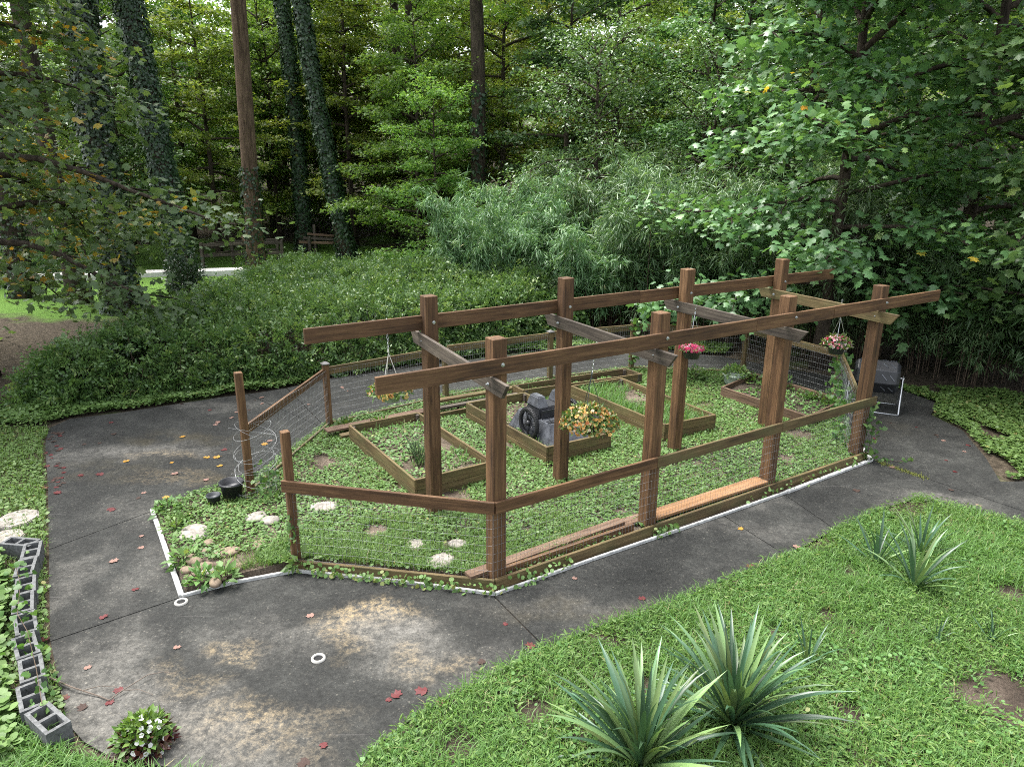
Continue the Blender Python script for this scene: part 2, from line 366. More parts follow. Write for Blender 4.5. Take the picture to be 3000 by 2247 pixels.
# ------------------------------------------------------------------ pergola frame of reference
YAW = R_(57.37)
bu = Vector((math.sin(YAW), math.cos(YAW), 0)); bn = Vector((-math.cos(YAW), math.sin(YAW), 0))
def W(u, v, z=0.0): return bu * u + bn * v + Vector((0, 0, z))

# ================================================================== SETTING
def zt(x, y):
    z = -0.135 + 0 * x
    far = np.clip(y - 40, 0, None); z = z + far * .11 + np.clip(y - 70, 0, None) * .05
    k = np.clip((np.hypot(x, y) - 20) / 12, 0, 1)
    return z + k * .12 * (np.sin(x * .35 + 1) * np.cos(y * .27) + .4 * np.sin(x * .9 + y * .7))
xs = np.concatenate([np.linspace(-420, -60, 16)[:-1], np.linspace(-60, 60, 97), np.linspace(60, 420, 16)[1:]])
ys = np.concatenate([np.linspace(-300, -10, 12)[:-1], np.linspace(-10, 90, 81), np.linspace(90, 320, 14)[1:]])
X, Y = np.meshgrid(xs, ys); V = np.stack([X, Y, zt(X, Y)], -1).reshape(-1, 3); nx = len(xs)
I = (np.arange(len(ys) - 1)[:, None] * nx + np.arange(nx - 1)[None]).ravel()
tag(obj('ground', mesh_np('ground', V, np.stack([I, I + 1, I + 1 + nx, I + nx], 1), smooth=True), M['ground']), kind='structure')

def poly_mesh(name, pts, z, thick=0.0):
    bm = bmesh.new(); vs = [bm.verts.new((x, y, z)) for x, y in pts]; f = bm.faces.new(vs); f.normal_update()
    if f.normal.z < 0: f.normal_flip()
    bmesh.ops.triangulate(bm, faces=bm.faces[:])
    return bm_mesh(name, bm)
OUTER = [(-1.2, 4.46), (-1.3, 4.0), (-2.5, 4.0), (-2.6, 4.45), (-3.11, 4.52), (-3.48, 4.71), (-3.73, 4.91), (-4.56, 6.01), (-5.69, 7.8), (-6.77, 9.51), (-7.83, 11.13), (-8.25, 11.9), (-8.17, 12.39), (-7.36, 12.79), (-6.47, 13.37), (-5.88, 13.74), (-5.24, 14.06), (-4.76, 14.4), (-4.14, 15.03), (-2.95, 15.81), (-1.73, 16.45), (.51, 17.5), (3.2, 17.9), (5.26, 17.29), (7.2, 15.6), (8.4, 14.6), (8.6, 13.6), (8.07, 12.98), (8.16, 12.1), (7.76, 10.8), (7.4, 9.9), (9.5, 10.0), (9.5, 8.6), (6.76, 8.44), (6.5, 8.63), (6.14, 8.97), (5.82, 9.32), (5.11, 8.95), (4.12, 8.28), (3.36, 7.7), (2.35, 7.08), (1.63, 6.63), (.94, 6.3), (.35, 5.92), (-.01, 5.65), (-.5, 5.27), (-.87, 4.94), (-1.12, 4.63)]
bed_root = tag(obj('pavement', poly_mesh('joint_bed', OUTER, -.116), M['mulch']), kind='structure')
JOINTS = [((-.17, 6.78), (.35, 5.92)), ((2.83, 8.85), (3.36, 7.7)), ((3.94, 9.45), (4.23, 8.41)), ((-4.53, 5.98), (-3.59, 6.74)), ((-5.63, 7.74), (-4.88, 8.76)), ((-5.65, 14.15), (-3.37, 11.99)), ((5.91, 10.6), (7.6, 8.2))]
def cut(pieces, a, b, gap=.007, keep=None):
    a = np.array(a); b = np.array(b); d = (b - a) / np.linalg.norm(b - a); n = np.array([-d[1], d[0]]); out = []
    for P in pieces:
        s = (P - a) @ n
        if s.min() >= 0 or s.max() <= 0 or (keep is not None and not keep(P)): out.append(P); continue
        for sg in (1, -1):
            Q = []
            for i in range(len(P)):
                p, q = P[i], P[(i + 1) % len(P)]; sp, sq = sg * s[i] - gap, sg * s[(i + 1) % len(P)] - gap
                if sp >= 0: Q.append(p)
                if sp * sq < 0: Q.append(p + (q - p) * sp / (sp - sq))
            if len(Q) > 2: out.append(np.array(Q))
    return out
# the ring of paving around the garden, split into strips so each joint only crosses its own strip
c0 = np.array((-3.58, 6.74)); c1 = np.array((-.17, 6.80)); c2 = np.array((5.80, 10.67)); c3 = np.array((-4.88, 8.76))
def split(P, a, b, gap=.006): return cut([np.array(P)], a, b, gap)
def side(P, a, b):
    a = np.array(a); b = np.array(b); return ((P.mean(0) - a)[0] * (b - a)[1] - (P.mean(0) - a)[1] * (b - a)[0])
pcs = [np.array(OUTER)]
pcs = cut(pcs, (-4.53, 5.98), (-3.59, 6.74))                                   # near apron | rest
near = [p for p in pcs if p[:, 1].mean() < 6.2 and p[:, 0].mean() < 3]
pcs = cut(pcs, (-.17, 6.78), (.35, 5.92), keep=lambda P: True)
pcs = cut(pcs, (2.83, 8.85), (3.36, 7.7), keep=lambda P: P[:, 0].max() > 3)
pcs = cut(pcs, (3.94, 9.45), (4.23, 8.41), keep=lambda P: P[:, 0].max() > 5)
pcs = cut(pcs, (5.91, 10.6), (7.6, 8.2), keep=lambda P: P[:, 0].max() > 6)
pcs = cut(pcs, (-5.63, 7.74), (-4.88, 8.76), keep=lambda P: P[:, 0].min() < -7)
pcs = cut(pcs, (-5.65, 14.15), (-3.37, 11.99), keep=lambda P: P[:, 0].min() < -6)
for P in pcs:
    bm = bmesh.new(); vs = [bm.verts.new((x, y, -.10)) for x, y in P]
    try: f = bm.faces.new(vs)
    except ValueError: bm.free(); continue
    f.normal_update()
    if f.normal.z < 0: f.normal_flip()
    ex = bmesh.ops.extrude_face_region(bm, geom=bm.faces[:])
    for e in ex['geom']:
        if isinstance(e, bmesh.types.BMVert): e.co.z -= .0135
    bmesh.ops.recalc_face_normals(bm, faces=bm.faces[:])
    bmesh.ops.triangulate(bm, faces=[f for f in bm.faces if len(f.verts) > 4])
    obj('slab', bm_mesh('slab', bm), M['concrete'], bed_root)
GARDEN = [(-4.84, 8.74), (-3.56, 6.80), (-3.14, 7.05), (-2.49, 7.30), (-1.27, 7.11), (-.17, 6.88), (.98, 7.62), (2.42, 8.51), (4.0, 9.51), (5.74, 10.66), (5.82, 11.2), (6.5, 13.5), (5.35, 15.65), (2.75, 15.9), (.8, 15.02), (-1.4, 13.75), (-3.33, 12.05), (-3.83, 9.75), (-4.40, 9.2)]
def mound(name, pts, z0, z1, inset=.06):
    """a low bed: flat sheet at z1 with sloping rim down to z0"""
    P = np.array(pts); c = P.mean(0); bm = bmesh.new()
    lo = [bm.verts.new((x, y, z0)) for x, y in P]
    hi = []
    for i in range(len(P)):
        d = c - P[i]; d = d / np.linalg.norm(d) * inset; hi.append(bm.verts.new((P[i][0] + d[0], P[i][1] + d[1], z1)))
    n = len(P)
    for i in range(n): bm.faces.new((lo[i], lo[(i + 1) % n], hi[(i + 1) % n], hi[i]))
    f = bm.faces.new(hi); bmesh.ops.recalc_face_normals(bm, faces=bm.faces[:])
    bmesh.ops.triangulate(bm, faces=[f])
    return bm_mesh(name, bm)
VERGE = GARDEN
_w = lambda u, v: (W(u, v).x, W(u, v).y)
GARDEN = [(-4.84, 8.74), (-3.56, 6.80), (-3.14, 7.05), (-2.58, 7.33), (-2.42, 7.40), (-.20, 7.03), _w(3.75, 5.965), _w(5.9, 5.965), _w(8.3, 5.965), _w(10.5, 5.965)] + GARDEN[11:]
tag(obj('verge_soil', poly_mesh('verge_soil', VERGE, -.094), M['soil']), kind='structure')
tag(obj('garden_soil', mound('garden_soil', GARDEN, -.095, -.02, .03), M['soil']), kind='structure')
LAWN = [(-1.3, 3.6), (-1.15, 4.46), (-1.07, 4.63), (-.82, 4.94), (-.45, 5.27), (.04, 5.65), (.40, 5.90), (.99, 6.26), (1.68, 6.59), (2.40, 7.03), (3.40, 7.65), (4.15, 8.22), (5.14, 8.90), (5.80, 9.24), (6.14, 8.90), (6.5, 8.57), (6.8, 8.36), (9.3, 8.3), (9.5, 3), (4, 2), (-1, 2.4)]
tag(obj('lawn_soil', mound('lawn_soil', LAWN, -.13, -.055, .1), M['mulch']), kind='structure')
DR = [(-60, 20), (-34, 26.2), (-20.8, 28.3), (-14.7, 30.1), (-9.5, 31.6), (-9.8, 32.5), (-15, 31.0), (-21, 29.4), (-34, 27.6), (-60, 21.5)]
tag(obj('drive', mound('drive', DR, -.35, .06, .05), M['drive']), kind='structure')

# ================================================================== FOLIAGE TOOLS
T_RHOMB = (np.array([(0, 0, 0), (.45, .26, .05), (1, 0, -.08), (.45, -.26, .05)]), [(0, 3, 2), (0, 2, 1)])
T_LONG = (np.array([(0, 0, 0), (.35, .075, .01), (1, 0, -.12), (.35, -.075, .01)]), [(0, 3, 2), (0, 2, 1)])
T_LANCE = (np.array([(0, 0, 0), (.4, .15, .03), (1, 0, -.10), (.4, -.15, .03)]), [(0, 3, 2), (0, 2, 1)])
_o = [(0, 0), (.03, .26), (.30, .50), (.40, .27), (.78, .42), (.78, .16), (1.0, 0)]
_ol = _o + [(x, -y) for x, y in _o[-2:0:-1]]
T_LOBE = (np.array([(x, y, -.14 * abs(y) - .10 * x * x) for x, y in _ol] + [(.42, 0, .02)]), [(len(_ol), (i + 1) % len(_ol), i) for i in range(len(_ol))])
T_LOBE = (T_LOBE[0], [(a, c, b) for a, b, c in T_LOBE[1]])
_h = [(0, 0), (-.12, .28), (.12, .50), (.5, .42), (.98, 0), (.5, -.42), (.12, -.50), (-.12, -.28)]
T_HEART = (np.array([(x, y, -.10 * abs(y) * 2 - .05 * x) for x, y in _h]), [(0, 2, 1), (0, 3, 2), (0, 4, 3), (0, 5, 4), (0, 6, 5), (0, 7, 6)])
T_STAR = (np.array([(x, y, -.1 * abs(y)) for x, y in [(0, 0), (.2, .42), (.42, .2), (1, 0), (.42, -.2), (.2, -.42)]]), [(0, 2, 1), (0, 3, 2), (0, 4, 3), (0, 5, 4)])
_r = [(0, 0), (.15, .38), (.6, .48), (1, .2), (1, -.2), (.6, -.48), (.15, -.38)]
T_ROUND = (np.array([(x, y, .10 * (abs(y) - .2)) for x, y in _r]), [(0, 2, 1), (0, 3, 2), (0, 4, 3), (0, 5, 4), (0, 6, 5)])
T_FLOWER = (np.array([(0, 0, -.12)] + [(.5 * math.cos(a), .5 * math.sin(a), .02) for a in np.linspace(0, 2 * math.pi, 6)[:-1]]), [(0, 1 + i, 1 + (i + 1) % 5) for i in range(5)])
def norm(a): return a / (np.linalg.norm(a, axis=-1, keepdims=True) + 1e-9)
def leaves(T, C, A, N, S, rnd, name='leaves'):
    tv, tf = T; C = np.asarray(C); A = norm(A); B = norm(np.cross(N, A)); N = np.cross(A, B); S = np.broadcast_to(S, (len(C),))[:, None, None]
    V = C[:, None, :] + S * (tv[None, :, 0:1] * A[:, None] + tv[None, :, 1:2] * B[:, None] + tv[None, :, 2:3] * N[:, None])
    k = len(tv); F = np.array(tf)[None] + (np.arange(len(C)) * k)[:, None, None]
    return mesh_np(name, V.reshape(-1, 3), F.reshape(-1, 3), rnd=np.repeat(rnd, k))
def rsph(n):
    v = rng.normal(size=(n, 3)); return norm(v)
def inpoly(P, poly):
    poly = np.array(poly); x, y = P[:, 0], P[:, 1]; r = np.zeros(len(P), bool); j = len(poly) - 1
    for i in range(len(poly)):
        xi, yi = poly[i]; xj, yj = poly[j]
        c = ((yi > y) != (yj > y)) & (x < (xj - xi) * (y - yi) / (yj - yi + 1e-12) + xi); r ^= c; j = i
    return r
def edged(P, poly):
    poly = np.array(poly); d = np.full(len(P), 1e9)
    for i in range(len(poly)):
        a = poly[i]; b = poly[(i + 1) % len(poly)]; ab = b - a
        t = np.clip(((P - a) @ ab) / (ab @ ab), 0, 1); d = np.minimum(d, np.linalg.norm(P - a - t[:, None] * ab, axis=1))
    return d
def scatter(poly, n):
    poly = np.array(poly); lo, hi = poly.min(0), poly.max(0); out = np.zeros((0, 2))
    while len(out) < n:
        P = lo + rng.random((n, 2)) * (hi - lo); out = np.concatenate([out, P[inpoly(P, poly)]])
    return out[:n]
def vnoise(x, y, s=1.0, seed=0):
    r = np.random.default_rng(seed); t = 0
    for k in range(7):
        a = r.random() * 6.28; f = s * (0.6 + 1.6 * r.random()); t = t + np.sin((x * math.cos(a) + y * math.sin(a)) * f + r.random() * 6.28)
    return t / 7
def blades(C, h, wd, rnd, lean=.5, name='blades'):
    """grass blades: five verts, bent over"""
    n = len(C); az = rng.random(n) * 6.283; d = np.stack([np.cos(az), np.sin(az), np.zeros(n)], 1); s = np.stack([-np.sin(az), np.cos(az), np.zeros(n)], 1)
    ln = (lean * (.4 + .9 * rng.random(n)))[:, None]; h = np.broadcast_to(h, (n,))[:, None]; wd = np.broadcast_to(wd, (n,))[:, None]; up = np.array([[0, 0, 1.]])
    mid = C + h * .6 * up + d * h * .35 * ln; tip = C + h * up * (1 - .35 * ln) + d * h * ln
    V = np.stack([C - s * wd / 2, C + s * wd / 2, mid - s * wd * .45, mid + s * wd * .45, tip], 1).reshape(-1, 3)
    b = np.arange(n)[:, None] * 5
    loops = np.concatenate([b + np.array([[0, 1, 3, 2]]), b + np.array([[2, 3, 4]])], 1).ravel()
    sizes = np.tile([4, 3], n).astype(np.int32)
    return mesh_np(name, V, loops=loops, sizes=sizes, rnd=np.repeat(rnd, 5))

# ------------------------------------------------------------------ trees
def branch(p, d, L, droop, n=6, wob=.12):
    pts = [np.array(p, float)]; d = np.array(d, float); d /= np.linalg.norm(d)
    for i in range(n):
        d = d + rng.normal(size=3) * wob + np.array([0, 0, -droop / n]); d /= np.linalg.norm(d); pts.append(pts[-1] + d * L / n)
    return np.array(pts)
def tree_meshes(H, cb, spread, nl, nleaf, ls, T, r0=.22, droop=.25, elev=(5, 45), flat=.35, lean=(0, 0), trunk_k=9, top_taper=.15, twig=.34, perleaf=26, azr=None, yellow=0):
    mb = MB()
    th = np.linspace(0, 1, 12); tx = lean[0] * th * H + .12 * np.sin(th * 5 + rng.random() * 6) * th; ty = lean[1] * th * H + .12 * np.sin(th * 4 + rng.random() * 6) * th
    tp = np.stack([tx, ty, th * H - .25], 1); rad = r0 * (1 - th * (1 - top_taper)); rad[0] *= 1.45; rad[1] *= 1.05
    mb.tube(tp, list(rad), trunk_k)
    C = []; A = []
    for i in range(nl):
        f = (i + rng.random()) / nl; z = cb + (H * .97 - cb) * f; t = (z + .25) / H; p = np.array([np.interp(t, th, tx), np.interp(t, th, ty), z])
        az = i * 2.4 + rng.random() * .8 if azr is None else azr[0] + (azr[1] - azr[0]) * rng.random()
        el = R_(elev[0] + (elev[1] - elev[0]) * (f * .7 + .3 * rng.random()))
        L = spread * (.55 + .45 * rng.random()) * (1 - .65 * f ** 1.6)
        b = branch(p, (math.cos(az) * math.cos(el), math.sin(az) * math.cos(el), math.sin(el)), L, droop)
        r1 = min(r0 * .45, .018 * L + .012); mb.tube(b, list(np.linspace(r1, r1 * .22, len(b))), 5, False)
        ntw = max(4, int(7 * L / spread + 3))
        for k in range(ntw):
            s = .22 + .78 * (k + rng.random()) / ntw; q = np.array([np.interp(s * (len(b) - 1), range(len(b)), b[:, c]) for c in range(3)])
            bd = norm(b[min(int(s * (len(b) - 1)) + 1, len(b) - 1)] - b[max(int(s * (len(b) - 1)), 0) - (1 if s > .99 else 0)])
            sd = norm(np.cross(bd, [0, 0, 1.])) * (1 if k % 2 else -1)
            td = norm(bd * .8 + sd * (.5 + .6 * rng.random()) + np.array([0, 0, rng.normal() * .18]))
            tl = twig * spread * (.35 + .65 * rng.random()) * (1.1 - .5 * s)
            tw = branch(q, td, tl, droop * .8, 3, .15)
            if k % 2 == 0: mb.tube(tw, list(np.linspace(r1 * .35, .004, len(tw))), 3, False)
            C.append(tw); A.append(td)
    ntw = len(C); tws = np.array(C); n = nleaf; ti = rng.integers(0, ntw, n); s = rng.random(n) ** .7 * 3; i0 = np.minimum(s.astype(int), 2); fr = (s - i0)[:, None]
    P = tws[ti, i0] * (1 - fr) + tws[ti, i0 + 1] * fr
    w_ = spread * .06
    P = P + rng.normal(size=(n, 3)) * np.array([w_, w_, w_ * flat * 1.4])
    TD = np.array(A)[ti]; ax = TD * .6 + rng.normal(size=(n, 3)) * .75; ax[:, 2] = ax[:, 2] * .5 - .25
    N = np.array([[0, 0, 1.]]) + rng.normal(size=(n, 3)) * .42
    rnd = np.clip(rng.random(n) * .6 + (rng.random(ntw) * .4)[ti], 0, 1)
    crown = leaves(T, P, ax, N, ls * (.6 + .7 * rng.random(n)), rnd, 'crown')
    return mb.mesh('trunk', True), crown
def tree(name, loc, rz, s, tm, cm, bark, leaf, label, cat='tree', group=None, tilt=(0, 0)):
    r = empty(name, loc, label, cat, group); r.rotation_euler = (tilt[0], tilt[1], rz); r.scale = (s, s, s)
    for nm, me, mt in (('trunk', tm, bark), ('crown', cm, leaf)):
        if me is None: continue
        o = bpy.data.objects.new(nm, me); COL.objects.link(o); o.parent = r
        if not me.materials: me.materials.append(mt)
        elif me.materials[0] != mt:
            o.material_slots[0].link = 'OBJECT'; o.material_slots[0].material = mt
    return r
def ivy_mesh(H, r0, r1, n, ls, lean=(0, 0), z0=0, flare=1.45):
    z = z0 + (H - z0) * rng.random(n); az = rng.random(n) * 6.283
    lump = .06 * np.sin(z * 2.1 + az * 2) + .05 * np.sin(z * 5 + az * 3)
    r = (r0 + (r1 - r0) * z / H) * (1 + (flare - 1) * np.exp(-z / .5)) + .02 + np.abs(rng.normal(size=n)) * .06 + lump * r0 * 1.6 + .02
    P = np.stack([r * np.cos(az) + lean[0] * z, r * np.sin(az) + lean[1] * z, z], 1)
    out = np.stack([np.cos(az), np.sin(az), np.full(n, .35)], 1) + rng.normal(size=(n, 3)) * .28
    ax = np.stack([-np.sin(az) * rng.normal(size=n) * .6, np.cos(az) * rng.normal(size=n) * .6, -np.ones(n)], 1) + rng.normal(size=(n, 3)) * .25
    return leaves(T_HEART, P, ax, out, ls * (.6 + .7 * rng.random(n)), rng.random(n), 'ivy')
def bare_trunk(H, r0, r1, lean=(0, 0), curve=0.0, k=14):
    mb = MB(); th = np.linspace(0, 1, 16)
    pts = np.stack([lean[0] * th * H + curve * np.sin(th * 3.1), lean[1] * th * H, th * H - .3], 1)
    rad = r0 + (r1 - r0) * th; rad[0] *= 1.5; rad[1] *= 1.12; mb.tube(pts, list(rad), k)
    return mb.mesh('trunk', True)

# ================================================================== PERGOLA
def board(name, a, b, wd, th, mat, par, up=Vector((0, 0, 1)), bev=.004, label=None):
    """plank from a to b; wd along up, th across"""
    a = Vector(a); b = Vector(b); d = (b - a); L = d.length; d.normalize(); y = (up - d * up.dot(d)).normalized(); z = d.cross(y)
    bm = bmesh.new(); bmesh.ops.create_cube(bm, size=1.0)
    for v in bm.verts: v.co = Vector((v.co.x * L, v.co.y * wd, v.co.z * th))
    bmesh.ops.bevel(bm, geom=bm.edges[:], offset=bev, segments=1, affect='EDGES')
    me = bm_mesh(name, bm); c = (a + b) / 2
    mw = Matrix(((d.x, y.x, z.x, c.x), (d.y, y.y, z.y, c.y), (d.z, y.z, z.z, c.z), (0, 0, 0, 1)))
    o = obj(name, me, mat, par, mw)
    if label: o['label'] = label
    return o
def post(name, u, v, z0, z1, s, mat, par, rot=True):
    return board(name, W(u, v, z0), W(u, v, z1), s, s, mat, par, up=bn if rot else Vector((0, 1, 0)), bev=.006)
perg = empty('pergola', W(7, 6.9, 0), 'red-brown stained open timber pergola standing over the raised garden beds', 'pergola')
PW = .165
FP = [(3.665, 6.03, 2.745), (5.95, 6.04, 2.775), (8.33, 6.06, 2.76), (10.47, 6.03, 2.735)]
BP = [(3.78, 7.80, 2.90), (5.83, 7.76, 2.97), (8.11, 7.72, 2.94), (10.36, 7.74, 2.95)]
for u, v, h in FP + BP: post('post', u, v, -.06, h, PW, M['stained'], perg)
vf = 6.03 - PW / 2 - .012; vb = 7.75 + PW / 2 + .022
FJ = [(2.31, 7.55), (7.55, 9.20), (9.20, 12.0)]
for k, (a, b) in enumerate(FJ): board('beam', W(a + .003, vf, 2.468), W(b - .003, vf + .004 * (k % 2), 2.462), .172, .04, M['stained'], perg)
for k, (a, b) in enumerate([(2.24, 7.27), (7.27, 12.02)]): board('beam', W(a + .003, vb, 2.56), W(b - .003, vb + .005 * k, 2.57), .182, .04, M['stained'], perg)
for (u, v, h), (u2, v2, h2), grey in zip(FP, BP, (1, 1, 1, 0)):
    uu, uu2 = u - PW / 2 - .022, u2 - PW / 2 - .022
    a = W(uu, 5.63, 2.27); b = W(uu2, 8.10, 2.375)
    o = board('cross_beam', a, b, .165, .042, M['grey'] if grey else M['olive'], perg, label='weathered grey cross beam' if grey else 'pale brown cross beam')
    me = o.data; L = (b - a).length                                    # bevel both lower ends
    for vtx in me.vertices:
        if abs(vtx.co.x) > L / 2 - .02 and vtx.co.y < -.03: vtx.co.x -= math.copysign(.10, vtx.co.x)
def bolt(p, d, par, r=.022):
    mb = MB(); mt = Vector((0, 0, 1)).rotation_difference(Vector(d)).to_matrix()
    mb.lathe([(0, .003), (r, .003), (r, 0)], p, 12, mt); mb.lathe([(0, .016), (r * .55, .016), (r * .6, .003)], p, 6, mt); mb.lathe([(0, .028), (r * .28, .028), (r * .28, .01)], p, 6, mt)
    obj('bolt', mb.mesh('bolt'), M['bolt'], par)
for (u, v, h), (u2, v2, h2) in zip(FP, BP):
    bolt(W(u + .01, vf - .022, 2.485), -bn, perg); bolt(W(u2 + .02, v2 - PW / 2 - .001, 2.58), -bn, perg)
    bolt(W(u - PW / 2 - .045, 5.98, 2.285), -bu, perg); bolt(W(u2 - PW / 2 - .045, 7.75, 2.36), -bu, perg)

# ================================================================== FENCES
def mesh_panel(a, b, z0, z1, off=0.0, bulge=0.0, seed=0):
    """welded wire: 5 cm by 10 cm"""
    a = Vector(a); b = Vector(b); L = (b - a).length; d = (b - a) / L; n = Vector((0, 0, 1)).cross(d); segs = []
    r = np.random.default_rng(seed); ph = r.random(4) * 6
    def P(s, z):
        q = .5 - .5 * math.cos(2 * math.pi * min(max(s / L, 0), 1))
        w = bulge * q * math.sin(math.pi * (z - z0) / (z1 - z0)) + .010 * q * math.sin(s * 5 + ph[0] + z * 3)
        zz = z + .012 * q * math.sin(s * 3.1 + ph[1]) * (.4 + z)
        p = a + d * s + n * (off + w); return (p.x, p.y, zz)
    nv = int(L / .05); zs = np.arange(z0, z1 + .001, (z1 - z0) / max(1, round((z1 - z0) / .1)))
    for i in range(nv + 1):
        s = L * i / nv
        for k in range(0, len(zs) - 1, 3):
            segs.append((P(s, zs[k]), P(s, zs[min(k + 3, len(zs) - 1)])))
    ns = max(2, int(L / .2))
    for z in zs:
        for i in range(ns): segs.append((P(L * i / ns, z), P(L * (i + 1) / ns, z)))
    return segs
def post_cap(p, s, par):
    mb = MB(); x, y, z = p
    pr = [(s * .5, 0), (s * .66, .004), (s * .66, .022), (s * .52, .028), (.012, .055), (0, .056)]
    V = []
    mt = Matrix.Rotation(YAW, 3, 'Z')
    mb.lathe([(r * 1.414, zz) for r, zz in pr], p, 4, Matrix.Rotation(math.pi / 4 - YAW, 3, 'Z'))
    obj('post_cap', mb.mesh('post_cap'), M['cap'], par)
front = empty('front_fence', W(3.7, 5.95, 0), 'low brown rail and wire mesh fence along the front of the garden', 'fence')
Gp = (1.86, 7.55)
post('post', Gp[0], Gp[1], -.12, 1.60, .095, M['stained'], front)
vo_ = 5.935
A0 = W(Gp[0], Gp[1], 0) + (W(3.6, vo_, 0) - W(*Gp, 0)).normalized() * -.06
dn = (W(3.6, vo_, 0) - W(*Gp, 0)).normalized(); off = Vector((dn.y, -dn.x, 0)) * .065
zr = .905
board('rail', A0 + off + Vector((0, 0, .965)), W(3.575, vo_ - .022, zr), .14, .04, M['stained'], front)
RJ = [(3.582, 5.93), (5.93, 8.32), (8.32, 10.62)]
for k, (a, b) in enumerate(RJ): board('rail', W(a + .002, vo_ - .022, zr + .002 * k), W(b - .002, vo_ - .022, zr + .002 * k + .004), .14, .038, M['stained'] if k == 0 else M['olive'], front)
board('kick_board', A0 + off + Vector((0, 0, -.035)), W(3.575, vo_ - .022, -.035), .14, .04, M['olive'], front)
for k, (a, b) in enumerate([(3.582, 5.96), (5.96, 8.36), (8.36, 10.6)]): board('kick_board', W(a + .002, vo_ - .022, -.03 + .003 * k), W(b - .002, vo_ - .022, -.03 + .002 * k), .145, .04, M['olive'], front)
segs = mesh_panel(A0 + off * .5, W(3.56, vo_ + .002, 0), .03, .86, 0, .01, 1) + mesh_panel(W(3.575, vo_, 0), W(10.57, vo_, 0), .03, .86, 0, 0, 2)
obj('wire_mesh', wires(segs, .0013), M['galv'], front)
back = empty('back_fence', W(6, 12.1, 0), 'brown post and rail fence with wire mesh round the back of the garden', 'fence')
BPT = [(1.85, 9.70, 1.75, 0), (3.70, 11.81, 1.10, 1), (6.20, 12.14, 1.0, 0), (8.72, 12.10, 1.03, 1), (10.80, 11.80, 1.10, 1), (12.75, 10.24, .98, 0), (12.62, 7.86, 1.02, 1)]
for u, v, h, cp in BPT:
    post('post', u, v, -.12, h, .10, M['stained'] if u < 4 else M['olive'], back)
    if cp: post_cap(tuple(W(u, v, h)), .10, back)
segs = []
for k in range(len(BPT)):
    u, v, h, _ = BPT[k]; q = BPT[k + 1][:2] if k + 1 < len(BPT) else (10.5, 6.15)
    a, b = W(u, v, 0), W(*q, 0); d = (b - a).normalized(); n = Vector((-d.y, d.x, 0)) * .0
    z1 = .98 if k else .90; z2 = .96
    sd = Vector((d.y, -d.x, 0))                        # garden side is to the right of travel
    if k == 0: ra, rb, o_ = a + d * .05, b - d * .05, -sd * .02
    else: ra, rb, o_ = a + d * .052, b - d * .052, Vector((0, 0, 0))
    board('rail', ra + o_ + Vector((0, 0, z1)), rb + o_ + Vector((0, 0, z2)), .135, .04, M['stained'] if k < 1 else M['olive'], back)
    board('kick_board', ra + Vector((0, 0, -.03)), rb + Vector((0, 0, -.03)), .14, .04, M['olive'], back)
    segs += mesh_panel(a + d * .05 + sd * .03, b - d * .05 + sd * .03, -.05, 1.0, 0, (.05, 0, 0, 0, -.10, -.03, .02)[k], 5 + k)
obj('wire_mesh', wires(segs, .0015), M['galv2'], back)

# ================================================================== RAISED BEDS
def raised_bed(uv4, z0, z1, label, soil_z, rows=2, mat='olive', soilmat='soil'):
    c = sum((Vector(W(*p, 0)) for p in uv4), Vector()) / 4
    r = empty('raised_bed', (c.x, c.y, z0), label, 'raised bed', 'timber raised beds inside the garden')
    n = len(uv4); hh = (z1 - z0) / rows
    for i in range(n):
        a, b = W(*uv4[i], 0), W(*uv4[(i + 1) % n], 0); d = (b - a).normalized(); s = .02 if i % 2 == 0 else -.02
        for k in range(rows):
            j = .004 * random.uniform(-1, 1)
            board('plank', a - d * s + Vector((0, 0, z0 + hh * (k + .5))) + Vector((-d.y, d.x, 0)) * j, b + d * s + Vector((0, 0, z0 + hh * (k + .5))) + Vector((-d.y, d.x, 0)) * j, hh - .005, .038, M[mat], r)
    for i in range(n):
        p = W(*uv4[i], 0); q = c - p; q.z = 0; q = q.normalized() * .065
        board('corner_block', p + q + Vector((0, 0, z0)), p + q + Vector((0, 0, z1 - .02)), .07, .07, M['grey'], r, up=bn)
    mb = MB()
    P = [W(*p, 0) * .985 + c * .015 for p in uv4]
    me = poly_mesh('soil', [(p.x, p.y) for p in P], soil_z); obj('soil', me, M[soilmat], r)
    return r
BEDS = {'A': [(3.74, 10.83), (3.74, 8.30), (4.98, 8.30), (4.98, 10.83)], 'B': [(5.98, 10.85), (5.98, 8.33), (7.22, 8.30), (7.22, 10.82)], 'C': [(8.26, 10.70), (8.26, 8.12), (9.36, 8.02), (9.46, 10.62)], 'D': [(10.98, 9.28), (10.92, 7.25), (12.35, 7.5), (12.35, 9.6)], 'E': [(7.4, 11.50), (7.4, 11.14), (10.18, 10.80), (10.18, 11.28)]}
raised_bed(BEDS['A'], -.05, .28, 'weathered raised bed nearest the open gap with green onions growing inside', .12)
raised_bed(BEDS['B'], -.05, .28, 'weathered raised bed holding the overturned black plastic cart', .10)
raised_bed(BEDS['C'], -.05, .28, 'weathered raised bed full of tall grass behind the orange flower basket', .14)
raised_bed(BEDS['D'], -.05, .20, 'low raised bed against the right fence planted with leafy vegetables', .10, 1, 'brown', 'mulch')
raised_bed(BEDS['E'], -.03, .22, 'long narrow raised bed against the back fence', .08, 1, 'olive', 'mulch')

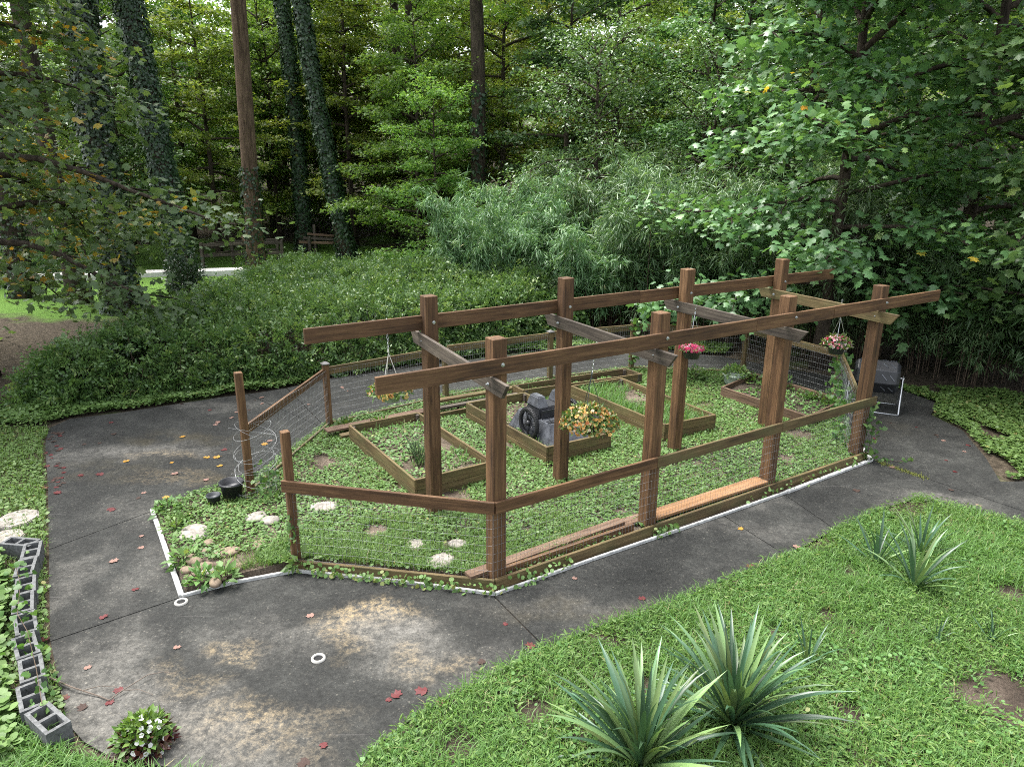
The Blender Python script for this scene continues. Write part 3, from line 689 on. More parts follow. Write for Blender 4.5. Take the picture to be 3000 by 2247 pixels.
# ================================================================== LUMBER
def lumber(name, u1, v1, u2, v2, z, wd, th, mat, label):
    a, b = W(u1, v1, z), W(u2, v2, z); d = (b - a).normalized()
    o = board(name, a, b, wd, th, M[mat], None, up=Vector((-d.y, d.x, 0)))
    return tag(o, label, 'lumber', 'loose boards lying inside the fence')
lumber('lumber_board', 3.35, 6.12, 5.66, 6.20, .055, .14, .04, 'brown', 'brown board on top of the stack between the two nearest front posts')
lumber('lumber_board', 3.5, 6.11, 5.72, 6.13, .012, .13, .038, 'brown', 'lower brown board under the stack between the two nearest front posts')
lumber('lumber_board', 3.72, 6.02, 5.70, 6.03, .03, .05, .10, 'stained', 'dark red-brown board on edge beside the stacked boards')
lumber('lumber_board', 5.70, 6.19, 6.1, 6.17, .02, .17, .04, 'brown', 'short pale board end behind the second front post')
lumber('lumber_board', 6.06, 6.08, 8.22, 6.06, .065, .22, .04, 'fresh', 'wide orange plank with dark knots lying behind the front fence')
lumber('lumber_board', 6.1, 6.10, 8.2, 6.10, .02, .16, .04, 'brown', 'dark board hidden under the wide orange plank')
lumber('lumber_board', 3.44, 11.20, 5.6, 11.28, .12, .20, .04, 'brown', 'pale plank lying behind the first raised bed')
lumber('lumber_board', 3.62, 11.0, 5.5, 11.05, .03, .14, .09, 'olive', 'mossy board lying under the pale plank behind the first bed')
lumber('lumber_board', 5.55, 11.62, 8.3, 11.55, .14, .14, .05, 'olive', 'upper mossy timber along the back fence behind the cart bed')
lumber('lumber_board', 5.45, 11.30, 7.35, 11.26, .10, .10, .05, 'grey', 'grey split timber in front of the back fence')
lumber('lumber_board', 5.5, 11.45, 8.2, 11.40, .04, .12, .05, 'brown', 'lowest brown timber of the pile along the back fence')
lumber('lumber_board', 5.4, 11.08, 7.3, 11.10, .00, .05, .18, 'olive', 'olive board on edge behind the cart bed')

# ================================================================== OVERTURNED CART
cart = empty('overturned_cart', W(6.6, 9.15, .1), 'black plastic wheeled yard cart lying upside down in the raised bed', 'cart')
def frustum(bot, top):
    bm = bmesh.new(); lo = [bm.verts.new(W(*p)) for p in bot]; hi = [bm.verts.new(W(*p)) for p in top]; n = len(bot)
    for i in range(n): bm.faces.new((lo[i], lo[(i + 1) % n], hi[(i + 1) % n], hi[i]))
    bm.faces.new(hi); bm.faces.new(list(reversed(lo)))
    bmesh.ops.recalc_face_normals(bm, faces=bm.faces[:])
    bmesh.ops.bevel(bm, geom=bm.edges[:], offset=.018, segments=2, affect='EDGES'); return bm_mesh('body', bm)
z0 = .11
obj('tub', frustum([(6.22, 8.50, z0), (7.05, 8.50, z0), (7.05, 9.85, z0), (6.22, 9.85, z0)], [(6.32, 8.74, .46), (6.96, 8.74, .46), (6.96, 9.66, .46), (6.32, 9.66, .46)]), M['greyplastic'], cart)
obj('axle_housing', frustum([(6.30, 9.02, .45), (6.98, 9.02, .45), (6.98, 9.45, .45), (6.30, 9.45, .45)], [(6.34, 9.06, .62), (6.94, 9.06, .62), (6.94, 9.42, .62), (6.34, 9.42, .62)]), M['black'], cart)
for ua, ub in ((6.32, 6.52), (6.76, 6.96)):
    obj('foot', frustum([(ua, 9.04, .61), (ub, 9.04, .61), (ub, 9.44, .61), (ua, 9.44, .61)], [(ua + .03, 9.12, .80), (ub - .03, 9.12, .80), (ub - .03, 9.36, .80), (ua + .03, 9.36, .80)]), M['greyplastic'], cart)
mb = MB()
for z in (.47,):
    for v in (8.72, 8.80): mb.tube([W(6.30, v, z + .01), W(6.98, v, z + .01)], .012, 6)
for k in range(5): mb.tube([W(6.38 + k * .13, 8.76, z + .012), W(6.44 + k * .13, 8.98, z + .012)], .008, 4)
mb.box(W(6.64, 8.98, .53), (.012, .62, .14), Matrix.Rotation(R_(90) - YAW + R_(90), 3, 'Z') if False else Matrix.Rotation(-YAW + R_(0), 3, 'Z'))
obj('bracket', mb.mesh('bracket'), M['black'], cart)
def wheel(u, v, z, r, par):
    rt = MB(); prof = [(r - .045, -.028), (r - .012, -.034), (r, -.02), (r, .02), (r - .012, .034), (r - .045, .028), (r - .045, -.028)]
    mt = Matrix((( bn.x, 0, bu.x), (bn.y, 0, bu.y), (0, 1, 0)))
    rt.lathe(prof, W(u, v, z), 32, mt); wo_ = obj('wheel', rt.mesh('tyre', True), M['tyre'], par)
    tr = MB()
    for k in range(44):
        a = 2 * math.pi * k / 44; c = W(u, v, z) + bn * (r + .002) * math.cos(a) + Vector((0, 0, 1)) * (r + .002) * math.sin(a)
        d1 = bn * -math.sin(a) + Vector((0, 0, math.cos(a)))
        tr.tube([c - bu * .030 + d1 * .006, c + bu * .030 - d1 * .006], .006, 4)
    obj('tread', tr.mesh('tread'), M['tyre'], wo_)
    rm = MB(); rm.lathe([(r - .06, -.022), (r - .042, -.026), (r - .042, .026), (r - .06, .022), (r - .06, -.022)], W(u, v, z), 32, mt)
    rm.lathe([(0, -.045), (.035, -.045), (.045, -.03), (.045, .03), (.035, .045), (0, .045)], W(u, v, z), 14, mt)
    for k in range(7):
        a = 2 * math.pi * k / 7 + .3; e = bn * math.cos(a) + Vector((0, 0, math.sin(a))); t_ = bn * -math.sin(a) + Vector((0, 0, math.cos(a)))
        for s in (-.014, .014): rm.tube([W(u, v, z) + e * .03 + t_ * s, W(u, v, z) + e * (r - .05) + t_ * s * 1.3], [.011, .009], 5)
    obj('rim', rm.mesh('rim', True), M['black'], wo_)
wheel(6.20, 9.16, .37, .265, cart); wheel(7.08, 9.16, .37, .265, cart)

# ================================================================== TUMBLER COMPOSTER
tc = Vector((7.12, 13.38, .55)); tumb = empty('tumbling_composter', (7.12, 13.38, -.1), 'black faceted drum composter on a bent steel tube stand at the path edge', 'composter')
ax = Vector((.90, -.44, 0)).normalized(); sd = Vector((-ax.y, ax.x, 0)); up = Vector((0, 0, 1))
def hexdrum():
    bm = bmesh.new(); rings = []
    for x, s in ((-.40, .80), (-.34, 1.0), (-.03, 1.03), (.03, 1.03), (.34, 1.0), (.40, .80)):
        rings.append([bm.verts.new(tc + ax * x + (sd * math.cos(a) + up * math.sin(a)) * .33 * s) for a in [2 * math.pi * (k + .25) / 8 for k in range(8)]])
    for i in range(5):
        for k in range(8): bm.faces.new((rings[i][k], rings[i][(k + 1) % 8], rings[i + 1][(k + 1) % 8], rings[i + 1][k]))
    bm.faces.new(rings[0][::-1]); bm.faces.new(rings[-1]); bmesh.ops.recalc_face_normals(bm, faces=bm.faces[:])
    bmesh.ops.bevel(bm, geom=bm.edges[:], offset=.012, segments=1, affect='EDGES'); return bm_mesh('drum', bm)
obj('drum', hexdrum(), M['black'], tumb)
mb = MB()
for k in range(8):
    a = 2 * math.pi * (k + .75) / 8; nrm = sd * math.cos(a) + up * math.sin(a); tg = sd * -math.sin(a) + up * math.cos(a)
    for x in (-.26, -.13, .13, .26):
        c = tc + ax * x + nrm * .312; mb.tube([c - ax * .045 - tg * .05, c + ax * .045 + tg * .05], .011, 4)
obj('ribs', mb.mesh('ribs'), M['greyplastic'], tumb)
for s in (-1, 1):
    e = tc + ax * .46 * s; mb = MB()
    pts = [e + sd * -.36 + up * (-.64), e + sd * -.33 + up * -.60, e + sd * -.06 + up * .0, e + up * .04, e + sd * .06, e + sd * .33 + up * -.60, e + sd * .36 + up * -.64]
    mb.tube(pts, .016, 8); mb.tube([e - ax * .08 * s, e + ax * .03 * s], .02, 8)
    obj('leg', mb.mesh('leg', True), M['tubemetal'], tumb)
mb = MB()
for s in (-1, 1): mb.tube([tc - ax * .46 + sd * .36 * s + up * -.635, tc + ax * .46 + sd * .36 * s + up * -.635], .015, 8)
obj('base_bar', mb.mesh('base_bar', True), M['tubemetal'], tumb)

# ================================================================== HANGING BASKETS
def chain(p, q, par, pitch=.042):
    mb = MB(); p, q = Vector(p), Vector(q); L = (q - p).length; d = (q - p) / L; n = max(2, int(L / pitch)); a = d.orthogonal().normalized(); b = d.cross(a)
    for i in range(n):
        c = p + d * (i + .5) * L / n; s = a if i % 2 else b
        mb.tube([c + d * (L / n * .62) * math.cos(t) + s * .011 * math.sin(t) for t in np.linspace(0, 2 * math.pi, 9)], .0028, 4, False)
    obj('chain', mb.mesh('chain'), M['bolt'], par)
def basket(top, c, pr, ph, rad, zsq, nfol, nfl, fl, potm, label, strings, lsz=.05, fsz=.035, trail=0, hook='rope'):
    """pot of radius pr at c, a dome of flowers of radius rad over it"""
    c = Vector(c); top = Vector(top)
    r = empty('hanging_basket', c, label, 'hanging basket', 'flower baskets hung from the pergola')
    mb = MB(); mb.lathe([(0, -ph), (pr * .72, -ph), (pr * .97, -.015), (pr * 1.05, -.012), (pr * 1.05, .008), (pr * .95, .008), (pr * .93, -.02), (0, -.02)], c, 24)
    obj('pot', mb.mesh('pot', True), M[potm], r)
    n = nfol; d = rsph(n); d[:, 2] = np.abs(d[:, 2]) * 1.0 - .28 - trail * rng.random(n) * .5
    k = (.55 + .45 * rng.random(n) ** .5)[:, None]; P = np.array(c)[None] + d * k * np.array([[rad, rad, rad * zsq]])
    obj('foliage', leaves(T_RHOMB, P, d + rng.normal(size=(n, 3)) * .6, d + np.array([[0, 0, .6]]) + rng.normal(size=(n, 3)) * .4, lsz * (.6 + .8 * rng.random(n)), rng.random(n), 'foliage'), M['petfol'], r)
    n = nfl; d = rsph(n); d[:, 2] = np.abs(d[:, 2]) * .95 - .25 - trail * rng.random(n) * .5; P = np.array(c)[None] + d * (.93 + .12 * rng.random(n))[:, None] * np.array([[rad, rad, rad * zsq]])
    obj('blossoms', leaves(T_FLOWER, P, np.cross(d, rsph(n)), d + rng.normal(size=(n, 3)) * .35, fsz * (.7 + .6 * rng.random(n)), rng.random(n), 'blossoms'), M[fl], r)
    j = Vector((c.x, c.y, c.z + strings)); chain(top, j, r)
    mb = MB(); mb.tube([j + Vector((0, .02, .03)), j + Vector((0, -.01, .05)), j + Vector((0, -.025, .02)), j], .006, 6)
    for a in (0, 2.1, 4.2): mb.tube([j, Vector((c.x + pr * math.cos(a), c.y + pr * math.sin(a), c.z))], .0045, 4)
    obj('hanger', mb.mesh('hanger'), M[hook], r)
    return r
basket(W(4.9, 5.93, 2.56), W(4.88, 5.97, 1.66), .16, .15, .33, .72, 1500, 430, 'fl_orange', 'black', 'big round basket of orange and yellow petunias in front of the cart bed', .52, .05, .040, .35, 'potgrey')
basket(W(3.24, vb, 2.66), W(3.24, vb - .02, 1.78), .15, .14, .27, .5, 420, 90, 'fl_orange', 'potgreen', 'straggly orange flower basket on a white hanger behind the front beam', .46, .05, .05, .5)
basket(W(8.0, 7.4, 2.44), W(8.03, 7.44, 1.78), .155, .16, .20, .42, 260, 160, 'fl_pink', 'potgrey', 'slate pot of pink begonias hanging from a cross beam before the post', .5, .045, .05, 0, 'bolt')
basket(W(10.37, 6.57, 2.44), W(10.38, 6.56, 1.74), .145, .17, .22, .85, 420, 130, 'fl_mix', 'potgrey', 'slate pot of pink and white begonias hanging near the right corner', .42, .055, .045, 0, 'bolt')

# ================================================================== SMALL THINGS
def lathe_obj(name, prof, c, k, mat, smooth=True, par=None):
    mb = MB(); mb.lathe(prof, c, k); return obj(name, mb.mesh(name, smooth), M[mat], par)
p = (-3.86, 8.99, 0)
pot = tag(empty('nursery_pot', p), 'black nursery pot standing by the left gate post', 'plant pot', 'black nursery pots')
lathe_obj('pot_body', [(0, -.04), (.115, -.04), (.15, .20), (.165, .20), (.165, .24), (.15, .24), (.14, .16), (0, .14)], p, 28, 'black', par=pot)
mb = MB(); mb.tube([(p[0] + .17 * math.cos(t), p[1] + .17 * math.sin(t) + .0, .20 - .03 * math.sin(t)) for t in np.linspace(-2.8, -.3, 12)], .004, 5); obj('handle', mb.mesh('handle'), M['black'], pot)
p2 = (-4.06, 8.84, 0); pot2 = tag(empty('nursery_pot', p2), 'small dark pot half hidden by weeds beside the larger black pot', 'plant pot', 'black nursery pots')
lathe_obj('pot_body', [(0, -.04), (.07, -.04), (.09, .09), (.098, .09), (.098, .11), (.088, .11), (.08, .07), (0, .06)], p2, 20, 'potgrey', par=pot2)
p3 = (4.72, 14.55, -.02); pot3 = tag(empty('planter', p3), 'pale green ribbed planter of bushy leaves by the right fence', 'planter')
lathe_obj('pot_body', [(0, 0), (.16, 0), (.20, .10), (.215, .20), (.24, .22), (.24, .26), (.22, .26), (.21, .22), (0, .20)], p3, 24, 'potgreen', par=pot3)
n = 420; d = rsph(n); d[:, 2] = np.abs(d[:, 2]); P = np.array([[p3[0], p3[1], .20]]) + d * np.array([[.30, .30, .22]]) * (.5 + .5 * rng.random(n))[:, None]
obj('foliage', leaves(T_RHOMB, P, d + rng.normal(size=(n, 3)) * .5, np.array([[0, 0, 1.]]) + d * .3 + rng.normal(size=(n, 3)) * .3, .07 * (.6 + .8 * rng.random(n)), rng.random(n)), M['cover'], pot3)
# wire plant cages beside the gate post
gc = W(1.93, 9.62, 0)
def cage(c, r, levels, label, seed, uprights=8):
    rr = random.Random(seed); root = empty('wire_cage', (c[0], c[1], 0), label, 'wire cage')
    for i, z in enumerate(levels):
        mb = MB(); ox, oy, tx_, ty_ = rr.uniform(-.05, .05), rr.uniform(-.05, .05), rr.uniform(-.12, .12), rr.uniform(-.12, .12); q = r * rr.uniform(.85, 1.12); ph = rr.random() * 6
        mb.tube([(c[0] + ox + q * math.cos(t + ph), c[1] + oy + q * math.sin(t + ph), z + tx_ * math.cos(t) + ty_ * math.sin(t) + .02 * t / 6) for t in np.linspace(0, 6.6, 34)], .0022, 4)
        obj('ring', mb.mesh('ring'), M['galv'], root)
    for k in range(uprights):
        a = 2 * math.pi * k / uprights; mb = MB(); q = r
        mb.tube([(c[0] + q * math.cos(a), c[1] + q * math.sin(a), -.05), (c[0] + q * math.cos(a + .1) * 1.02, c[1] + q * math.sin(a + .1), levels[-1] - .08)], .002, 4); obj('upright', mb.mesh('upright'), M['galv'], root)
cage((gc.x, gc.y), .27, [.05, .13, .2, .27, .34, .42, .50, .57, .66, .92, .93, .9], 'loosely coiled galvanised wire around the left gate post', 3, 10)
# stones
def rock(name, p, sx, sy, sz, mat, label, group, rz=0, seed=0):
    r = np.random.default_rng(seed); bm = bmesh.new(); bmesh.ops.create_icosphere(bm, subdivisions=2, radius=1)
    ph = r.random((4, 3)) * 6; am = r.normal(size=(4, 3))
    for v in bm.verts:
        k = 1 + .09 * sum(math.sin(2.2 * Vector(am[i]).dot(v.co) + ph[i][0]) for i in range(4)) / 2
        v.co = Vector((v.co.x * sx * k, v.co.y * sy * k, v.co.z * sz * k))
    o = obj(name, bm_mesh(name, bm, True), M[mat]); o.location = p; o.rotation_euler = (0, 0, rz); return tag(o, label, 'stone', group)
cob = [(-3.67, 7.31, .10, 'grey-tan oval cobble behind the largest cobble'), (-3.54, 7.14, .12, 'largest tan cobble in the corner cluster'), (-3.48, 7.23, .08, 'round brown cobble touching the back of the cluster'), (-3.41, 7.07, .10, 'pale cream cobble at the right of the cluster'), (-3.26, 6.88, .095, 'dark brown cobble nearest the white front strip'), (-3.68, 7.12, .085, 'brownish cobble next to the left white strip'), (-3.12, 7.19, .08, 'tan cobble half sunk in grass right of the cluster'), (-3.63, 7.53, .065, 'small tan cobble alone behind the cluster'), (-3.77, 7.40, .08, 'reddish cobble by the strip under the bright weed'), (-3.67, 7.73, .09, 'orange-brown stone below the pale crumbled slab'), (-3.37, 7.54, .17, 'flat grey stone slab half covered by grass'), (-3.07, 7.71, .10, 'flat tan stone right of the grey slab'), (-3.23, 6.97, .07, 'small grey cobble behind the dark brown one'), (-3.55, 7.03, .07, 'small reddish cobble in front of the largest one'), (-3.42, 6.94, .06, 'small dark cobble at the very corner')]
for i, (x, y, r, lb) in enumerate(cob): rock('cobble', (x, y, .0), r, r * .72, r * (.5 if i not in (10, 11) else .2), 'cobble' if i != 3 else 'stone', lb, 'cobbles in the garden corner', i * 1.3, i)
for i, (x, y, r, lb, h) in enumerate([(-2.52, 8.73, .21, 'round white stepping stone behind the left front rail', .03), (-.81, 7.36, .19, 'pale broken stone by the nearest pergola post', .04), (-3.97, 7.98, .24, 'crumbled white slab near the left edging strip', .03), (-3.11, 8.31, .14, 'right one of two white stones in front of the gate gap', .05), (-3.33, 8.41, .16, 'left one of two white stones in front of the gate gap', .04), (-1.15, 7.72, .16, 'flat whitish stone among grass behind the front board', .03), (-.65, 7.75, .13, 'whitish stone left of the nearest pergola post', .03)]):
    rock('stepping_stone', (x, y, .0), r, r * .85, h, 'stone', lb, 'pale stones in the garden', i, 40 + i)
def octa(p, r, rz, label):
    bm = bmesh.new(); bmesh.ops.create_cone(bm, cap_ends=True, segments=8, radius1=r, radius2=r * .96, depth=.07)
    bmesh.ops.bevel(bm, geom=bm.edges[:], offset=.012, segments=2, affect='EDGES')
    o = obj('octagonal_paver', bm_mesh('octagonal_paver', bm), M['stone']); o.location = p; o.rotation_euler = (.02, -.03, rz); return tag(o, label, 'paver', 'octagonal pavers by the block row')
octa((-6.52, 8.47, -.10), .27, .2, 'octagonal pale stone paver with dry leaves on it beside the pavement')
octa((-6.34, 7.95, -.10), .24, .5, 'octagonal pale stone paver just behind the concrete block row')
# concrete blocks
def block_mesh():
    bm = bmesh.new(); L, Wd, Hh = .39, .19, .19; t = .033
    def q(x0, x1, y0, y1):
        mtx = Matrix.Translation(((x0 + x1) / 2, (y0 + y1) / 2, 0)); r = bmesh.ops.create_cube(bm, size=1.0)
        for v in r['verts']: v.co = Vector(((x0 + x1) / 2 + v.co.x * (x1 - x0), (y0 + y1) / 2 + v.co.y * (y1 - y0), v.co.z * Hh))
    q(-L / 2, L / 2, -Wd / 2, -Wd / 2 + t); q(-L / 2, L / 2, Wd / 2 - t, Wd / 2)
    for x in (-L / 2, -t / 2, L / 2 - t): q(x, x + t, -Wd / 2 + t - .0005, Wd / 2 - t + .0005)
    return bm_mesh('concrete_block', bm)
BLK = block_mesh(); BLK.materials.append(M['cmu'])
path = [(-6.09, 7.66), (-5.72, 7.62), (-5.42, 7.0), (-5.02, 6.37), (-4.57, 5.7), (-4.31, 5.38), (-4.08, 5.05), (-3.80, 4.78), (-3.52, 4.60)]
pts = np.array(path); seg = np.linalg.norm(np.diff(pts, axis=0), axis=1); cum = np.concatenate([[0], np.cumsum(seg)])
nb = 0; pos = .19
ordn = ['first', 'second', 'third', 'fourth', 'fifth', 'sixth', 'seventh', 'eighth', 'ninth', 'tenth', 'eleventh', 'twelfth', 'thirteenth']
pl = []
while pos < cum[-1] - .1:
    x = np.interp(pos, cum, pts[:, 0]); y = np.interp(pos, cum, pts[:, 1]); x2 = np.interp(pos + .1, cum, pts[:, 0]); y2 = np.interp(pos + .1, cum, pts[:, 1]); x1 = np.interp(pos - .1, cum, pts[:, 0]); y1 = np.interp(pos - .1, cum, pts[:, 1])
    pl.append((x, y, math.atan2(y2 - y1, x2 - x1))); pos += .405
for i, (x, y, a) in enumerate(pl):
    o = bpy.data.objects.new('concrete_block', BLK); COL.objects.link(o)
    o.location = (x + random.uniform(-.015, .015), y + random.uniform(-.015, .015), -.02 + random.uniform(-.01, .012)); o.rotation_euler = (random.uniform(-.03, .03), random.uniform(-.03, .03), a + random.uniform(-.06, .06))
    tag(o, 'hollow grey concrete block, %s from the far end of the row' % ordn[i], 'concrete block', 'concrete blocks edging the pavement')
# white edging strips
edg = empty('white_edging', (-3.58, 6.74, -.1), 'chalky white strip edging the garden against the pavement', 'edging')
ep = [(-4.42, 9.19), (-4.88, 8.76), (-3.58, 6.74), (-3.14, 7.0), (-2.49, 7.26), (-1.27, 7.06), (-.17, 6.82), (.98, 7.56), (2.42, 8.45), (4.0, 9.45), (5.82, 10.67), (5.91, 11.2)]
for i, (a, b) in enumerate(zip(ep[:-1], ep[1:])):
    wdt = .055 if i in (1, 9, 10) else .03
    board('strip', (*a, -.085), (*b, -.085), wdt, .045, M['white'], edg, up=Vector((-(b[1] - a[1]), b[0] - a[0], 0)).normalized(), bev=.006)
for (x, y), lb in (((-1.83, 5.74), 'round white drain pipe rim alone in the middle of the near pavement'), ((-3.54, 6.64), 'white ring lying on the pavement at the tip of the edging strips')):
    r = empty('pipe_ring', (x, y, -.1), lb, 'pipe end', 'white pipe rings on the pavement')
    lathe_obj('rim', [(.045, -.098), (.045, -.082), (.065, -.080), (.070, -.098)], (x, y, 0), 24, 'ring', par=r)
    lathe_obj('hole', [(0, -.0965), (.046, -.0965)], (x, y, 0), 20, 'hole', par=r)  # flat near-black disc paints the shade inside the pipe end
# twig
mb = MB(); z = -.085
mb.tube([(-4.21, 5.44, z), (-3.9, 5.28, z + .03), (-3.63, 5.21, z), (-3.51, 5.16, z)], [.009, .007, .006, .004], 5)
mb.tube([(-3.51, 5.16, z), (-3.44, 5.26, z + .02), (-3.31, 5.45, z + .03), (-3.18, 5.48, z + .04), (-3.04, 5.46, z + .03)], [.005, .005, .004, .003, .002], 5)
mb.tube([(-3.44, 5.26, z + .02), (-3.3, 5.28, z + .01), (-3.16, 5.23, z)], [.004, .003, .002], 5); mb.tube([(-3.8, 5.25, z + .02), (-3.66, 5.3, z + .03), (-3.5, 5.29, z + .03)], [.004, .003, .002], 4)
tag(obj('fallen_twig', mb.mesh('fallen_twig'), M['twig']), 'thin forked dry twig lying on the near left pavement', 'twig')
# fallen leaves
def leafobj(seed, mat):
    r = np.random.default_rng(seed); bm = bmesh.new(); tv, tf = T_LOBE; cl = r.uniform(-.25, .35); tw = r.uniform(-.3, .3)
    vs = [bm.verts.new((x - .4, y, .06 + cl * y * y + .18 * (x - .4) ** 2 * r.uniform(.3, 1.4) + tw * y * (x - .4))) for x, y, z_ in tv]
    for f in tf: bm.faces.new([vs[i] for i in f])
    vt = [bm.verts.new(c) for c in ((-.40, .012, .07), (-.40, -.012, .07), (-.85, .0, .13))]; bm.faces.new(vt)
    me = bm_mesh('fallen_leaf', bm); me.materials.append(mat); return me
FL = {'red': [(-4.23, 6.37), (-3.5, 5.14), (-3.5, 5.3), (-3.92, 5.2), (-1.51, 4.68), (-4.16, 6.88), (-4.62, 6.0), (-4.75, 10.94), (-7.3, 12.21), (-6.49, 9.28), (-6.24, 9.93), (-6.51, 9.89), (-5.8, 12.92), (-5.45, 8.78), (2.84, 7.45), (1.44, 6.77), (6.92, 10.25), (7.81, 11.37), (-1.07, 5.2), (-1.01, 5.26), (-.79, 5.31), (-.61, 5.17), (.2, 5.95), (-.05, 6.3)],
      'dark': [(-3.7, 5.08), (-1.62, 4.5), (-6.95, 11.19), (-6.94, 11.62), (-6.5, 13.29), (-5.26, 9.14), (-7.18, 11.14), (5.06, 9.54), (6.47, 9.58), (-.27, 5.71)],
      'pale': [(-4.68, 8.06), (-4.71, 7.46), (-4.54, 7.78), (-3.25, 5.89), (-3.95, 5.59), (-2.09, 6.42), (-5.12, 9.97), (-5.37, 12.12), (-4.56, 9.76), (-5.22, 12.5), (-5.27, 9.3), (-4.13, 11.35), (.73, 7.16), (3.56, 7.9), (6.56, 9.09), (6.02, 10.4)],
      'yellow': [(-6.11, 10.43), (-5.37, 10.4), (-5.69, 11.51), (-4.88, 9.16), (-4.17, 11.2), (-4.9, 10.61), (-4.74, 10.62), (3.0, 8.36), (-4.56, 10.28)]}
rs = random.Random(5)
for k in range(34):                                                     # drifts along the left edge and the back path
    t = rs.random(); FL['dark' if k % 2 else 'red'].append((-6.7 - 1.35 * t + rs.uniform(-.08, .16), 9.5 + 2.2 * t + rs.uniform(-.1, .1)))
for k in range(22): FL[rs.choice(['red', 'dark', 'pale', 'pale'])].append((rs.uniform(-5.5, -1.5), 0)); l = FL
for kk in FL: FL[kk] = [(x, y if y else 14.35 + (x + 5) * .62 - rs.uniform(.3, 1.9)) for x, y in FL[kk]]
for k in range(14): FL[rs.choice(['red', 'dark', 'pale'])].append((rs.uniform(6.1, 7.6), rs.uniform(10.6, 13)))
desc = {'red': 'dark red', 'dark': 'shrivelled blackish brown', 'pale': 'dry pinkish tan', 'yellow': 'bright orange-yellow'}
def region(x, y):
    if x < -6.3: return 'along the far left edge of the pavement'
    if y > 11.7 and x < 4: return 'on the path between fence and hedge'
    if x < -4.0: return 'on the left arm of the pavement'
    if x > 4.8: return 'on the pavement right of the garden'
    if x > -.2: return 'on the walkway in front of the fence'
    return 'on the near pavement below the garden corner'
meshes = {k: [leafobj(i * 7 + j, M['lf_' + k]) for j in range(3)] for i, k in enumerate(FL)}
for k, lst in FL.items():
    for i, (x, y) in enumerate(lst):
        o = bpy.data.objects.new('fallen_leaf', meshes[k][i % 3]); COL.objects.link(o); s = (.10 if k != 'yellow' else .10) * rs.uniform(.6, 1.2) * (.75 if i > 22 else 1)
        o.location = (x, y, -.1); o.scale = (s, s, s * 1.1); o.rotation_euler = (rs.uniform(-.1, .1), rs.uniform(-.1, .1), rs.random() * 6.28)
        tag(o, '%s fallen leaf lying %s' % (desc[k], region(x, y)), 'fallen leaf', '%s fallen leaves %s' % (desc[k], region(x, y)))

# ================================================================== YUCCAS
def yleaf(seed):
    r = np.random.default_rng(seed); n = 7; V = []; bend = r.uniform(.02, .45) ** 1.2
    for i in range(n + 1):
        t = i / n; wv = .5 * (.6 + 1.6 * t - 2.2 * t * t) if t < 1 else 0; wv = max(wv, 0) * .064; a = bend * t * t
        x = t * math.cos(a * .9); z_ = -t * math.sin(a) * .9
        V += [(x, -wv, z_ + wv * .5), (x, 0, z_), (x, wv, z_ + wv * .5)]
    F = []
    for i in range(n):
        for j in (0, 1): F.append((i * 3 + j, (i + 1) * 3 + j, (i + 1) * 3 + j + 1, i * 3 + j + 1))
    me = mesh_np('leaf', V, F, rnd=np.full(len(V), r.random())); me.materials.append(M['yucca']); return me
YL = [yleaf(s) for s in range(10)]
def yucca(loc, n, L, label, seed, lo=8, hi=84, wide=1.0):
    r = random.Random(seed); root = empty('yucca', loc, label, 'yucca', 'spiky yucca plants on the lawn')
    mb = MB(); mb.lathe([(.03, -.06), (.045, 0), (.03, .06), (0, .07)], (0, 0, 0), 8); o = bpy.data.objects.new('stem', mb.mesh('stem')); o.data.materials.append(M['yucca']); COL.objects.link(o); o.parent = root
    for i in range(n):
        f = i / n; el = R_(lo + (hi - lo) * f ** .6 + r.uniform(-7, 7)); az = i * 2.39996 + r.uniform(-.3, .3); s = L * r.uniform(.78, 1.08) * (.82 + .2 * math.sin(f * 3))
        o = bpy.data.objects.new('leaf', YL[r.randrange(10)]); COL.objects.link(o); o.parent = root
        o.location = (.03 * math.cos(az), .03 * math.sin(az), .0 + .05 * f); o.rotation_euler = (r.uniform(-.25, .25), -el, az); o.scale = (s, s * 1.0 * wide, s)
    return root
yucca((1.02, 4.42, -.04), 92, .93, 'large spiky yucca at the bottom edge of the lawn, left one of the big pair', 1, 4)
yucca((1.86, 4.86, -.04), 96, .97, 'large spiky yucca on the lawn, right one of the big pair', 2, 4)
yucca((4.49, 6.94, -.04), 24, .72, 'medium yucca with sparse blades on the right lawn', 3, 28)
yucca((4.95, 7.65, -.04), 18, .60, 'thin yucca behind the medium one near the lawn corner', 4, 30)
yucca((4.30, 7.42, -.04), 14, .62, 'thin leaning yucca left of the lawn corner one', 5, 25)
yucca((4.2, 5.98, -.05), 8, .28, 'tiny yucca shoot in the middle of the right lawn', 6, 45)
yucca((4.76, 6.01, -.05), 8, .30, 'tiny yucca shoot near the right edge of the lawn', 7, 45)
yucca((2.80, 5.65, -.05), 13, .42, 'small yucca just behind the big right yucca', 8, 35)

